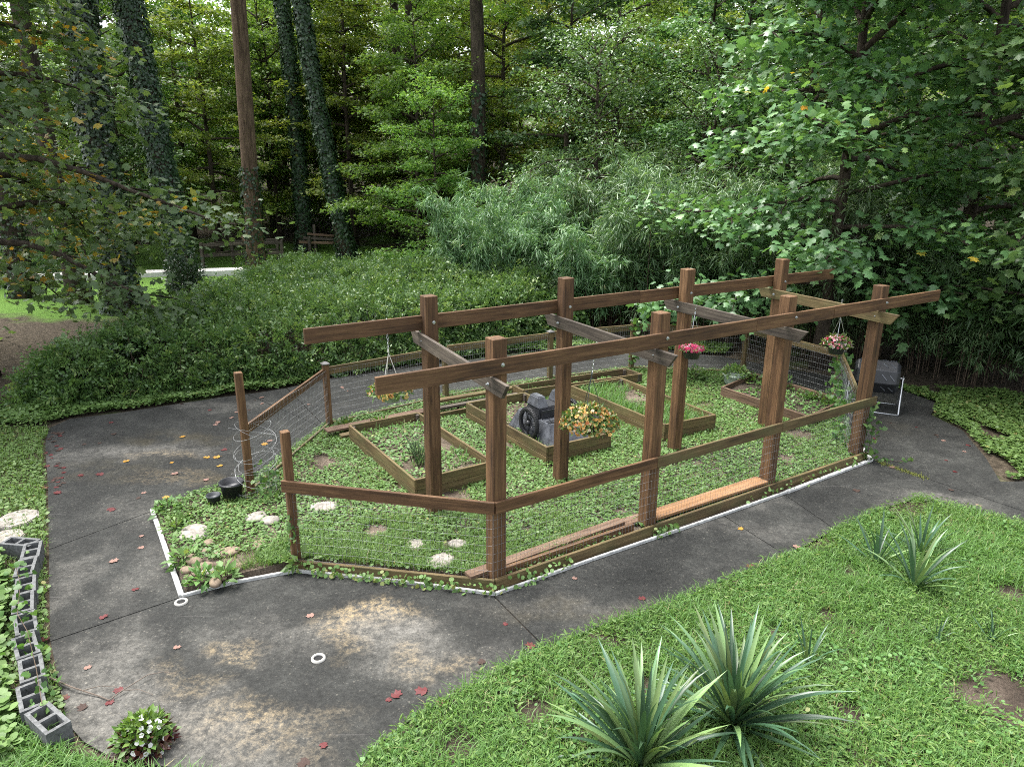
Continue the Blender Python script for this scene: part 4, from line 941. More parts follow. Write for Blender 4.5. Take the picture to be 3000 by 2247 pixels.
# impatiens / coleus clump
imp = empty('flower_clump', (-2.95, 4.66, -.1), 'low clump of red and green leaves with white impatiens at the pavement edge', 'plant')
n = 900; d = rsph(n); d[:, 2] = np.abs(d[:, 2]); k = (.45 + .55 * rng.random(n))[:, None]; P = np.array([[-2.95, 4.66, -.08]]) + d * k * np.array([[.23, .21, .27]])
rn = np.clip(.25 + .9 * d[:, 2] * k[:, 0] + rng.normal(size=n) * .16 - .12, 0, 1)
obj('foliage', leaves(T_RHOMB, P, d + rng.normal(size=(n, 3)) * .5, d + np.array([[0, 0, .7]]) + rng.normal(size=(n, 3)) * .3, .065 * (.6 + .7 * rng.random(n)), rn, 'foliage'), M['coleus'], imp)
n = 30; d = rsph(n); d[:, 2] = np.abs(d[:, 2]); d[:, 0] = np.abs(d[:, 0]) * np.where(rng.random(n) < .8, 1, -.5); P = np.array([[-2.95, 4.66, -.08]]) + d * 1.03 * np.array([[.23, .21, .27]])
obj('blossoms', leaves(T_FLOWER, P, np.cross(d, rsph(n)), d + rng.normal(size=(n, 3)) * .3, .042, rng.random(n), 'blossoms'), M['fl_white'], imp)

# ================================================================== GROUND COVER AND GRASS
def zsurf(P, base): return base + .02 * vnoise(P[:, 0], P[:, 1], 3.0, 3)
BEDP = [[(W(*p).x, W(*p).y) for p in BEDS[k]] for k in BEDS]
def outside_beds(P):
    k = np.ones(len(P), bool)
    for b in BEDP: k &= ~inpoly(P, b)
    return k
def cover(name, poly, n, z, size, seed, bare=.55, holes=None, h=.05, mat='cover'):
    P = scatter(poly, n); v = vnoise(P[:, 0], P[:, 1], 2.6, seed) + .35 * vnoise(P[:, 0], P[:, 1], 7, seed + 1); keep = v > -bare
    if holes is not None:
        for x, y, r in holes: keep &= (np.hypot(P[:, 0] - x, P[:, 1] - y) + rng.normal(size=len(P)) * r * .3 > r)
    P = P[keep]; P = P[outside_beds(P)] if holes is not None else P; n = len(P)
    zz = z + h * (.35 + .65 * rng.random(n)) * (1 + .7 * vnoise(P[:, 0], P[:, 1], 4, seed + 2))
    N = np.array([[0, 0, 1.]]) + rng.normal(size=(n, 3)) * .32; A = rng.normal(size=(n, 3)); A[:, 2] *= .2
    rn = np.clip(.45 + .25 * vnoise(P[:, 0], P[:, 1], 1.5, seed + 4) + rng.normal(size=n) * .22, 0, 1)
    o = obj(name, leaves(T_ROUND, np.stack([P[:, 0], P[:, 1], zz], 1), A, N, size * (.5 + .8 * rng.random(n)), rn, name), M[mat]); return tag(o, kind='stuff')
def grassy(name, poly, n, z, h, wd, seed, thr=-9, lean=.6, mat='grass', holes=None, kind='stuff', lhole=()):
    P = scatter(poly, n); v = vnoise(P[:, 0], P[:, 1], 2.2, seed) + .5 * vnoise(P[:, 0], P[:, 1], 6, seed + 1); k = v > thr
    if holes is not None:
        k &= outside_beds(P)
        for x, y, r in holes: k &= (np.hypot(P[:, 0] - x, P[:, 1] - y) > r)
    for x, y, r in lhole: k &= (np.hypot(P[:, 0] - x, P[:, 1] - y) + rng.normal(size=len(P)) * r * .3 > r)
    P = P[k]; v = v[k]; n = len(P); hh = h * (.45 + .8 * rng.random(n)) * (1 + .5 * np.clip(v, -.6, 1.2))
    rn = np.clip(.48 + .22 * vnoise(P[:, 0], P[:, 1], 1.3, seed + 4) + rng.normal(size=n) * .22, 0, 1)
    o = obj(name, blades(np.stack([P[:, 0], P[:, 1], np.full(n, z)], 1), hh, wd * (.6 + .8 * rng.random(n)), rn, lean, name), M[mat]); return tag(o, kind=kind)
holes = [(-1.71, 8.1, .16), (-.7, 7.74, .14), (.21, 8.13, .10), (4.38, 10.5, .14), (5.0, 11.6, .24), (1.47, 8.65, .08), (-2.52, 8.73, .15), (-.81, 7.36, .15), (-3.97, 7.98, .15), (-3.11, 8.31, .08), (-3.33, 8.41, .09), (-3.54, 7.14, .22), (-3.37, 7.54, .08), (2.9, 10.3, .08), (5.4, 12.4, .2), (3.9, 11.3, .08), (-1.15, 7.72, .1), (-.65, 7.75, .08)]
cover('ground_cover', GARDEN, 90000, -.015, .036, 21, .50, holes)
grassy('garden_grass', GARDEN, 52000, -.02, .095, .0055, 31, -.08, .9, holes=holes)
grassy('garden_grass', [(-3.2, 7.1), (-2.4, 7.4), (-.2, 7.05), (1.2, 7.9), (.6, 8.6), (-1.5, 8.5), (-2.6, 8.3)], 15000, -.02, .11, .006, 33, -.35, .9, holes=holes)
for b, (nm, nc, ng, hz_) in zip(BEDP, [('A', 900, 900, .10), ('B', 500, 900, .11), ('C', 500, 3500, .15), ('D', 500, 150, .10), ('E', 250, 200, .09)]):
    P0 = np.array(b); c = P0.mean(0); ins = c + (P0 - c) * .93; zz = {'A': .12, 'B': .10, 'C': .14, 'D': .10, 'E': .08}[nm]
    o = cover('bed_weeds', ins, int(nc * 1.8), zz, .042, 50 + ord(nm), .3)
    if ng: grassy('bed_grass', ins, ng, zz, hz_ * 1.3, .007, 60 + ord(nm), -.2 if nm == 'C' else .1, .8)
LB = np.array(LAWN)
LH = [(4.45, 5.2, .34), (4.05, 5.28, .16), (2.6, 6.1, .10), (1.2, 5.3, .12), (3.3, 6.4, .1), (.2, 5.0, .16), (-.4, 4.6, .14), (3.9, 7.2, .12), (2.9, 5.0, .12), (5.5, 6.8, .2)]
grassy('lawn_grass', LAWN, 150000, -.06, .145, .0065, 41, -.55, 1.0, lhole=LH)
cover('lawn_clover', LAWN, 34000, -.05, .036, 43, .05, h=.075, holes=LH)
n = 80000; P = scatter(LAWN, n); v = vnoise(P[:, 0], P[:, 1], 2.2, 77) + .4 * vnoise(P[:, 0], P[:, 1], 6, 78); P = P[v > -.30]
for x, y, q in LH: P = P[np.hypot(P[:, 0] - x, P[:, 1] - y) + rng.normal(size=len(P)) * q * .3 > q]
n = len(P)
A = rng.normal(size=(n, 3)); A[:, 2] = np.abs(A[:, 2]) * .4
tag(obj('lawn_weeds', leaves(T_LANCE, np.stack([P[:, 0], P[:, 1], -.05 + .11 * rng.random(n)], 1), A, np.array([[0, 0, 1.]]) + rng.normal(size=(n, 3)) * .4, .056 * (.5 + .8 * rng.random(n)), np.clip(.42 + .25 * vnoise(P[:, 0], P[:, 1], 1.8, 79) + rng.normal(size=n) * .2, 0, .93)), M['grass']), kind='stuff')
RIGHTB = [(7.6, 10.0), (7.85, 10.8), (8.22, 12.1), (8.15, 12.98), (8.6, 13.7), (8.2, 14.8), (10.5, 14.5), (12, 10.3), (9.5, 10.1)]
cover('border_cover', RIGHTB, 26000, -.12, .055, 81, .5, h=.10)
LEFTB = [(-3.4, 4.2), (-3.75, 4.95), (-4.60, 6.0), (-5.72, 7.8), (-6.80, 9.5), (-7.86, 11.1), (-8.28, 11.95), (-12, 12.0), (-10.5, 8), (-8, 4.5), (-5, 3.2)]
grassy('left_lawn_grass', LEFTB, 42000, -.13, .10, .008, 91, -.75, .9)
cover('left_lawn_clover', LEFTB, 26000, -.12, .042, 93, .25, h=.06)
BOT = [(-4.0, 4.85), (-3.4, 4.55), (-3.05, 4.42), (-2.5, 4.36), (-2.0, 4.2), (-2.0, 3.3), (-4.5, 3.3), (-5.4, 5.0)]
grassy('near_grass', BOT, 16000, -.13, .16, .010, 95, -1, .9)
LOWL = [(-3.9, 4.5), (-4.3, 5.1), (-4.75, 5.6), (-5.2, 6.3), (-5.65, 7.0), (-6.1, 7.5), (-8, 7.3), (-7, 5), (-5, 3.6)]
cover('left_creeper', LOWL, 12000, -.11, .075, 97, .7, h=.17, mat='cover')
HSTRIP = [(-8.5, 12.0), (-8.25, 12.5), (-7.42, 12.9), (-6.5, 13.45), (-5.9, 13.85), (-5.28, 14.15), (-4.8, 14.5), (-4.2, 15.15), (-3.0, 15.95), (-1.8, 16.6), (.4, 17.7), (3.2, 18.1), (5.4, 17.45), (5.8, 18.2), (.5, 18.9), (-4.5, 16), (-7, 14.6), (-9.6, 13.4), (-11.5, 12.6), (-12, 12)]
cover('hedge_foot_cover', HSTRIP, 46000, -.12, .055, 99, .8, h=.15)
# creepers along the front board and up the right post
P = []
for k in range(200):
    u = rs.choice([rs.uniform(3.5, 4.6), rs.uniform(5.9, 6.3), rs.uniform(7.5, 10.4)]); P.append(tuple(W(u, vo_ - .06 - rs.random() * .08, -.09 + rs.random() ** 2 * .14)))
for k in range(240):
    t = rs.random(); q = W(*Gp) * (1 - t) + W(3.6, vo_) * t + off * (1.5 + rs.random()); P.append((q.x, q.y, -.09 + rs.random() ** 2 * .13))
P = np.array(P); n = len(P)
tag(obj('creeping_weeds', leaves(T_ROUND, P, rng.normal(size=(n, 3)), np.array([[.2, -.5, .8]]) + rng.normal(size=(n, 3)) * .4, .045 * (.6 + .7 * rng.random(n)), .5 + .5 * rng.random(n)), M['cover']), kind='stuff')
def vine(name, pts, n, sp, ls, label, mat='vine'):
    pts = np.array(pts, float); root = empty(name, tuple(pts[0]), label, 'vine'); mb = MB(); mb.tube(pts, .004, 4); obj('stem', mb.mesh('stem'), M['stem'], root)
    s = rng.random(n) * (len(pts) - 1); i0 = np.minimum(s.astype(int), len(pts) - 2); f = (s - i0)[:, None]; P = pts[i0] * (1 - f) + pts[i0 + 1] * f + rng.normal(size=(n, 3)) * sp
    obj('foliage', leaves(T_HEART, P, rng.normal(size=(n, 3)) + np.array([[0, 0, -.6]]), np.array([[0, -.6, .6]]) + rng.normal(size=(n, 3)) * .5, ls * (.6 + .7 * rng.random(n)), rng.random(n)), M[mat], root)
vine('climbing_vine', [W(10.55, 5.9, -.1), W(10.56, 5.85, .3), W(10.6, 5.95, .7), W(10.7, 6.3, .9)], 130, .07, .07, 'leafy vine climbing the rightmost front pergola post')
vine('climbing_vine', [W(10.6, 6.3, 0), W(11.2, 6.8, .4), W(11.7, 7.2, .5), W(12.3, 7.6, .8), W(12.6, 7.8, .95)], 260, .10, .08, 'vine threaded through the wire at the right corner of the garden')
vine('climbing_vine', [W(10.82, 11.72, .2), W(10.8, 11.7, .6), W(10.8, 11.7, 1.0), W(10.8, 11.68, 1.12)], 80, .06, .085, 'pale leafy vine over a capped post of the back fence')
vine('climbing_vine', [(Gp and W(*Gp, -.1)), W(Gp[0] - .04, Gp[1] - .05, .3), W(Gp[0] - .03, Gp[1] - .05, .6)], 46, .04, .055, 'vine climbing the short front gate post')
vine('climbing_vine', [W(1.9, 9.5, -.1), W(2.0, 9.3, .15), W(2.2, 9.6, .25), W(1.95, 9.65, .32)], 110, .10, .06, 'vine growing through the coiled wire at the left gate post')
vine('trailing_vine', [(-5.6, 7.1, .12), (-5.2, 6.6, .14), (-4.9, 6.1, .12), (-4.6, 5.8, .14), (-4.2, 5.3, .12), (-3.9, 4.9, .1)], 110, .09, .06, 'leafy creeper trailing over the concrete block row')
vine('trailing_vine', [W(10.7, 5.8, -.08), W(10.95, 5.6, -.09), W(11.2, 5.5, -.09)], 30, .03, .06, 'thin vine runner creeping onto the pavement at the right corner')
# bright weeds at the left strip
def plant(name, loc, n, r, h, ls, T, mat, label, cat='plant', group=None):
    root = empty(name, loc, label, cat, group); d = rsph(n); d[:, 2] = np.abs(d[:, 2]); k = (.35 + .65 * rng.random(n))[:, None]
    P = np.array(loc)[None] + d * k * np.array([[r, r, h]])
    obj('foliage', leaves(T, P, d + rng.normal(size=(n, 3)) * .4 + np.array([[0, 0, -.2]]), np.array([[0, 0, 1.]]) + rng.normal(size=(n, 3)) * .35, ls * (.6 + .7 * rng.random(n)), np.clip(rng.random(n) * .6 + .4 * d[:, 2], 0, 1), 'foliage'), M[mat], root)
    mb = MB()
    for i in range(7):
        a = i * .9; mb.tube([loc, (loc[0] + r * .5 * math.cos(a), loc[1] + r * .5 * math.sin(a), loc[2] + h * .8)], .005, 4)
    obj('stems', mb.mesh('stems'), M['stem'], root); return root
for i, (x, y, lb) in enumerate([(-3.82, 7.33, 'bright green five-leaf weed halfway along the left white strip'), (-3.45, 6.93, 'bright green five-leaf weed at the tip of the white strips'), (-4.62, 8.65, 'bright weed spilling over the far end of the left strip'), (-4.25, 8.1, 'small bright weed beside the left strip'), (-2.45, 7.3, 'bright weed at the foot of the short gate post'), (-3.2, 6.98, 'bright weed along the front white strip')]):
    plant('leafy_weed', (x, y, -.03), 46, .17, .16, .11, T_RHOMB, 'cover', lb, 'weed', 'bright weeds along the garden edge')
for x, y, r, h, lb in [(5.08, 14.46, .25, .25, 'broad-leaved vegetable beside the pale green planter'), (5.5, 13.98, .30, .40, 'feathery green plant in the low right bed'), (6.05, 13.1, .28, .28, 'leafy plant at the right end of the low bed'), (5.85, 13.35, .2, .2, 'small broad-leaved plant in the middle of the low right bed'), (4.0, 14.95, .25, .30, 'leafy weed between the narrow bed and the planter'), (-2.3, 11.75, .22, .22, 'leafy weed on the pavement side of the pale plank'), (-2.9, 11.7, .2, .16, 'low round-leaved weed at the capped corner post')]:
    plant('garden_plant', (x, y, 0), 160, r, h, .10, T_RHOMB, 'vine', lb)
# onions in bed A
on = empty('onion_clump', tuple(W(4.2, 9.15, .12)), 'clump of blue-green onion leaves in the nearest raised bed', 'plant'); mb = MB()
for k in range(26):
    p = W(4.2 + rs.uniform(-.13, .13), 9.15 + rs.uniform(-.22, .22), .12); t = Vector((rs.uniform(-.12, .12), rs.uniform(-.12, .12), rs.uniform(.25, .5))); mb.tube([p, p + t * .6, p + t + Vector((t.x * .5, t.y * .5, 0))], [.008, .007, .002], 5)
me = mb.mesh('leaves', True); a = me.attributes.new('rnd', 'FLOAT', 'POINT'); a.data.foreach_set('value', np.full(len(me.vertices), .6, np.float32)); obj('leaves', me, M['bamboo'], on)
# moss in the right joint
n = 1500; t = rng.random(n); P = np.stack([5.91 + .42 * t, 10.6 - .6 * t, np.full(n, -.1)], 1) + rng.normal(size=(n, 3)) * np.array([[.02, .02, .004]]) * (1 + 1.5 * np.sin(t * 9)[:, None] ** 2)
tag(obj('joint_moss', leaves(T_RHOMB, P, rng.normal(size=(n, 3)), np.array([[0, 0, 1.]]) + rng.normal(size=(n, 3)) * .3, .02, rng.random(n)), M['moss']), kind='stuff')

# ================================================================== HEDGE
HP = [(-9.7, 13.1), (-8.6, 12.95), (-6.6, 14.0), (-4.6, 15.0), (-2.6, 16.4), (.6, 18.2), (1.6, 19.6), (.6, 21.5), (-4, 22.2), (-7.6, 22.4), (-8.2, 19), (-8.8, 16.0)]
def hheight(P):
    d = edged(P, HP); top = .98 + .085 * np.clip(P[:, 1] - 14.0, 0, 9) + .30 * vnoise(P[:, 0], P[:, 1], 1.6, 7) + .16 * vnoise(P[:, 0], P[:, 1], 4.5, 8)
    return top * (1 - np.clip(1 - d / .75, 0, 1) ** 2.6)
hedge = empty('privet_hedge', (-5, 16, -.12), 'wide overgrown glossy privet hedge behind the left path', 'hedge')
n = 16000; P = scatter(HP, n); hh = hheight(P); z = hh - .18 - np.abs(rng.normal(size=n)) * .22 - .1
# leafy sprays, each a twig with its pairs of leaves
def hspray(n, band, lo):
    Q = scatter(HP, n)
    if band: Q = scatter(HP, n * 7); Q = Q[(edged(Q, HP) < .40) & (Q[:, 1] < 19.5)]
    h = hheight(Q); zq = h * (lo + (1 - lo) * rng.random(len(Q)) ** .8) if band else h - .10 * rng.random(len(Q))
    keep = vnoise(Q[:, 0] * 1.0, Q[:, 1] + zq * 1.5, 5.5, 23) > (-.12 if band else -.26)
    return np.column_stack([Q, zq - .1])[keep]
SP0 = np.concatenate([hspray(9500, False, 0), hspray(5600, True, .12)])
# shoots sticking out
sh = scatter(HP, 700); shh = hheight(sh); q = []
for (x, y), h in zip(sh, shh):
    d = np.array([rng.normal() * .3, rng.normal() * .3 - .12, 1.]); d /= np.linalg.norm(d); L = .15 + .5 * rng.random() ** 2
    for t in np.linspace(.1, 1, 11): q.append((x + d[0] * L * t, y + d[1] * L * t, h - .15 + d[2] * L * t))
q = np.array(q) + rng.normal(size=(len(q), 3)) * .015
def hgrad(C):
    e = .12; G_ = np.ones((len(C), 3))
    G_[:, 0] = -np.clip((hheight(C[:, :2] + [e, 0]) - hheight(C[:, :2] - [e, 0])) / (2 * e), -3, 3)
    G_[:, 1] = -np.clip((hheight(C[:, :2] + [0, e]) - hheight(C[:, :2] - [0, e])) / (2 * e), -3, 3)
    return norm(G_)
g0 = hgrad(SP0); sd_ = norm(g0 * .8 + rng.normal(size=g0.shape) * .55); sL = .20 + .30 * rng.random(len(SP0)) ** 1.5; k_ = 11
tt = np.linspace(.05, 1, k_); SC = (SP0[:, None] + sd_[:, None] * (sL[:, None] * tt[None])[:, :, None] - np.array([0, 0, .10]) * (tt ** 2)[None, :, None] * sL[:, None, None]).reshape(-1, 3)
sid = np.cross(sd_, rsph(len(SP0))); sid = norm(sid); sg = np.where(np.arange(k_) % 2, 1, -1)
SA = (sd_[:, None] * .6 + sid[:, None] * sg[None, :, None]).reshape(-1, 3) + rng.normal(size=(len(SC), 3)) * .25
SN = np.repeat(norm(np.cross(sd_, sid)), k_, 0); SN *= np.sign(SN[:, 2:3] + 1e-6); SN = SN + rng.normal(size=SN.shape) * .3
sr = np.repeat(.15 + .45 * rng.random(len(SP0)) ** 1.5 + .3 * (SP0[:, 2] > hheight(SP0[:, :2]) - .32) * rng.random(len(SP0)), k_) + rng.random(len(SC)) * .2 + np.tile(tt, len(SP0)) * .12  # lighter leaf colour on top sprays paints in the light from above
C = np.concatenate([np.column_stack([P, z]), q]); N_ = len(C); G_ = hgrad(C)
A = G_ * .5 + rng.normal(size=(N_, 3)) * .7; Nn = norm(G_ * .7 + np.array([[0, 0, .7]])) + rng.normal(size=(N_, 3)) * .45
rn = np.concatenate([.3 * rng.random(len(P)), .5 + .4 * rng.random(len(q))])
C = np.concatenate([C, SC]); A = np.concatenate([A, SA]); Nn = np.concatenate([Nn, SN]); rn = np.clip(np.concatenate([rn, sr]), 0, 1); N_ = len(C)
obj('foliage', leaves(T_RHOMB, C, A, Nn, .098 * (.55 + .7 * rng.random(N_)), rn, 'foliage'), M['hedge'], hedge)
mb = MB(); SP = scatter(HP, 900); SP = SP[edged(SP, HP) < .9][:420]
for x, y in SP:
    h = float(hheight(np.array([[x, y]]))[0]); d = rng.normal(size=2) * .18; mb.tube([(x, y, -.15), (x + d[0] * .5, y + d[1] * .5, h * .5), (x + d[0] * 1.6, y + d[1] * 1.6, h * .95)], [.014, .010, .004], 4, False)
obj('stems', mb.mesh('stems'), M['stem'], hedge)
# vine-covered shrub at the hedge's right end
VP = [(-2.6, 16.5), (.4, 18.1), (2.2, 18.8), (2.2, 21), (-1, 22), (-3.5, 20)]
vs_ = empty('vine_mound', (-.5, 19, -.12), 'bright round mound of vine leaves at the right end of the hedge', 'shrub')
n = 24000; P = scatter(VP, n); d = edged(P, VP); top = (1.28 + .35 * vnoise(P[:, 0], P[:, 1], 1.7, 17)) * (1 - np.clip(1 - d / .9, 0, 1) ** 2.2); z = top - np.abs(rng.normal(size=n)) * .14 - .05 * rng.random(n)
obj('foliage', leaves(T_HEART, np.column_stack([P, z]), rng.normal(size=(n, 3)) + np.array([[0, -.4, -.2]]), np.array([[0, -.25, 1.]]) + rng.normal(size=(n, 3)) * .4, .10 * (.6 + .6 * rng.random(n)), rng.random(n)), M['vine'], vs_)

# ================================================================== BAMBOO
def bamboo_mesh(nc, Hh, R, seed, nl):
    global rng
    rng = np.random.default_rng(seed); mb = MB(); tips = []; dirs = []
    for i in range(nc):
        a = rng.random() * 6.283; r = R * rng.random() ** .5 * .55; p = np.array([r * math.cos(a), r * math.sin(a), -.2]); out = np.array([math.cos(a), math.sin(a), 0]) * (.15 + .5 * r / R) + rng.normal(size=3) * .12
        h = Hh * (.6 + .45 * rng.random()); t = np.linspace(0, 1, 9)[:, None]
        pts = p + np.array([[0, 0, 1.]]) * h * (t - .18 * t ** 3) + out[None] * h * .55 * t ** 2.2; pts[:, 2] -= (.25 * h * np.clip(t[:, 0] - .75, 0, 1) ** 1.0)
        mb.tube(pts, list(np.linspace(.014, .003, 9)), 4, False)
        m_ = 26
        for k in range(m_):
            s = (.22 + .78 * rng.random() ** .7) * 8; i0 = min(int(s), 7); q = pts[i0] * (1 - s + i0) + pts[i0 + 1] * (s - i0)
            d = rng.normal(size=3); d[2] = d[2] * .3 - .05; d = d / np.linalg.norm(d); L = .25 + .45 * rng.random()
            tips.append(q + d * L * .9 - np.array([0, 0, .12 * L])); dirs.append(d)
    tips = np.array(tips); dirs = np.array(dirs); ti = rng.integers(0, len(tips), nl); back_ = rng.random(nl) ** 1.5
    P = tips[ti] - dirs[ti] * (back_ * .45)[:, None] + rng.normal(size=(nl, 3)) * .06
    A = dirs[ti] * .7 + rng.normal(size=(nl, 3)) * .55 + np.array([[0, 0, -.45]]); N = np.array([[0, 0, 1.]]) + rng.normal(size=(nl, 3)) * .5
    rn = np.clip(rng.random(nl) * .6 + (rng.random(len(tips)) * .4)[ti], 0, 1)
    fo = leaves(T_LONG, P, A, N, .22 * (.6 + .7 * rng.random(nl)), rn, 'foliage')
    return mb.mesh('culms'), fo
BM1 = bamboo_mesh(60, 5.2, 2.4, 101, 30000); BM2 = bamboo_mesh(60, 4.8, 2.6, 102, 30000)
rng = np.random.default_rng(333)
for i, (x, y, rz, s, zs, k, lb) in enumerate([(-.5, 21.6, 0, .80, .85, 0, 'bamboo clump, leftmost, arching out above the vine mound'), (1.9, 20.8, 1.1, .82, .80, 1, 'low bamboo clump behind the second back pergola post'), (4.3, 20.6, 2.2, 1.0, .98, 0, 'tallest feathery bamboo clump behind the middle of the pergola'), (6.4, 19.6, 3.3, .92, .92, 1, 'bamboo clump in front of the right tulip tree trunk'), (8.3, 17.8, 4.4, .85, .82, 0, 'dark bamboo clump under the right tulip tree'), (10.3, 16.2, 5.5, .8, .75, 1, 'dark bamboo clump behind the drum composter'), (12.0, 14.2, .6, .8, .75, 0, 'dark bamboo clump at the right edge under the tulip leaves'), (3.2, 24, 2.9, 1.1, 1.1, 1, 'bamboo clump behind the tallest one'), (9.6, 20.5, 1.9, 1.0, 1.0, 0, 'bamboo clump deep in shade behind the right tulip tree')]):
    r = empty('bamboo_clump', (x, y, -.1), lb, 'bamboo', 'bamboo clumps behind the garden'); r.rotation_euler = (0, 0, rz); r.scale = (s * 1.08, s * 1.08, zs * 1.22)
    for nm, me, mt in (('culms', (BM1, BM2)[k][0], M['stem']), ('foliage', (BM1, BM2)[k][1], M['bamboo'])):
        if not me.materials: me.materials.append(mt)
        o = bpy.data.objects.new(nm, me); COL.objects.link(o); o.parent = r

# ================================================================== TREES
# near tulip trees on the right
t1 = tree_meshes(13, 1.6, 4.7, 48, 18000, .175, T_LOBE, r0=.17, droop=.35, elev=(2, 40), flat=.5)
t2 = tree_meshes(11, 1.5, 4.3, 44, 12500, .20, T_LOBE, r0=.15, droop=.5, elev=(-4, 38), flat=.5)
tree('tulip_tree', (7.3, 16.4, -.1), .4, 1, *t1, M['bark'], M['tulip'], 'tulip tree with big lobed leaves right behind the pergola')
tree('tulip_tree', (11.4, 13.0, -.1), 1.4, 1.0, *t2, M['bark'], M['tulip'], 'tulip tree whose leafy branches hang over the right edge of the pavement')
tree('tulip_tree', (12.5, 20.0, -.1), 2.6, 1.25, *t1, M['bark'], M['tulip'], 'taller tulip tree at the back right beyond the other two')
# left tulip tree with yellowing leaves
t3 = tree_meshes(13, 2.2, 5.8, 52, 21000, .155, T_LOBE, r0=.2, droop=.45, elev=(-2, 36), flat=.45)
tree('tulip_tree', (-11.7, 15.2, -.1), 1.0, 1.08, *t3, M['bark'], M['tulipyellow'], 'tulip tree with yellowing leaves hanging in from the left edge')
# ivy-clad and bare trunks
def trunk_tree(name, loc, H, r0, r1, lean, label, bark, ivy=None, ls=.11, curve=0.0, group=None, crown=None):
    r = empty(name, loc, label, 'tree', group); me = bare_trunk(H, r0, r1, lean, curve); me.materials.append(M[bark])
    o = bpy.data.objects.new('trunk', me); COL.objects.link(o); o.parent = r
    if ivy:
        im = ivy_mesh(ivy[1], r0, r0 + (r1 - r0) * ivy[1] / H, ivy[0], ls, lean); im.materials.append(M['ivy']); o = bpy.data.objects.new('ivy', im); COL.objects.link(o); o.parent = r
        if curve:
            co = np.empty(len(im.vertices) * 3, np.float32); im.vertices.foreach_get('co', co); co = co.reshape(-1, 3); co[:, 0] += curve * np.sin(co[:, 2] / H * 3.1); im.vertices.foreach_set('co', co.ravel())
    if crown is not None:
        o = bpy.data.objects.new('crown', crown); COL.objects.link(o); o.parent = r; o.location = (lean[0] * H, lean[1] * H, H * .55)
    return r
hc = tree_meshes(9, 1.0, 5.0, 26, 5200, .26, T_RHOMB, r0=.1, droop=.2)[1]; hc.materials.append(M['maple'])
trunk_tree('ivy_tree', (-12.5, 22.6, -.1), 20, .42, .28, (0, 0), 'thick trunk wrapped in dark ivy, nearest and widest at the left', 'bark', (19000, 15), .085, 0, 'ivy-wrapped trunks', hc)
trunk_tree('ivy_tree', (-11.9, 25.9, -.1), 20, .40, .26, (-.085, .02), 'leaning trunk wrapped in dark ivy right of the thickest one', 'bark', (17000, 16), .085, 0, 'ivy-wrapped trunks', hc)
trunk_tree('pine_tree', (-11.2, 31.2, -.1), 24, .34, .24, (.028, 0), 'tall straight bare brown trunk rising behind the hedge', 'barkb', (900, 4.5), .11, 0, None, hc)
trunk_tree('ivy_tree', (-11.6, 40.3, 0), 24, .36, .2, (-.06, 0), 'slender ivy-covered trunk right of the bare brown trunk', 'bark', (9000, 15), .12, .5, 'ivy-wrapped trunks', hc)
trunk_tree('ivy_tree', (-8.3, 36.3, 0), 24, .36, .2, (-.07, 0), 'curving ivy-covered trunk at the right end of the trunk group', 'bark', (9000, 13), .12, -.7, 'ivy-wrapped trunks', hc)
trunk_tree('broadleaf_tree', (-17.0, 24.6, -.1), 18, .36, .22, (0, 0), 'grey trunk at the far left beside the white drive', 'bark', (700, 3), .11, 0, None, hc)
trunk_tree('broadleaf_tree', (-14.7, 23.9, -.1), 18, .30, .2, (-.03, 0), 'smooth dark trunk between the far left trunk and the thick ivy one', 'bark', None, .1, 0, None, hc)
trunk_tree('broadleaf_tree', (-1.7, 33, -.1), 17, .36, .24, (-.01, 0), 'big dark forked trunk in the middle of the wood', 'bark', (700, 8), .15, .25, None, hc)
trunk_tree('broadleaf_tree', (-7.0, 44, .6), 20, .28, .2, (0, 0), 'dark trunk behind the curving ivy trunk', 'bark', None, .1, .3, None, hc)
trunk_tree('broadleaf_tree', (-5.2, 40, .3), 20, .24, .16, (.01, 0), 'thin dark trunk left of the big forked one', 'bark', None, .1, -.3, None, hc)
trunk_tree('broadleaf_tree', (-22, 40, .3), 20, .3, .2, (0, 0), 'dark trunk far back at the left behind the drive', 'bark', None, .1, .2, None, hc)
for a, b, lb in [((-1.2, 33, 9.5), (-4.6, 31, 14.5), 0), ((-1.5, 33, 7.5), (1.2, 32, 11), 0)]: pass
sap = tree_meshes(3.2, 1.2, 1.4, 12, 420, .16, T_LOBE, r0=.06, droop=.3)
tree('sapling', (-13.9, 23.3, -.1), 0, 1, *sap, M['bark'], M['tulipyellow'], 'slim forked sapling between two trunks at the left')
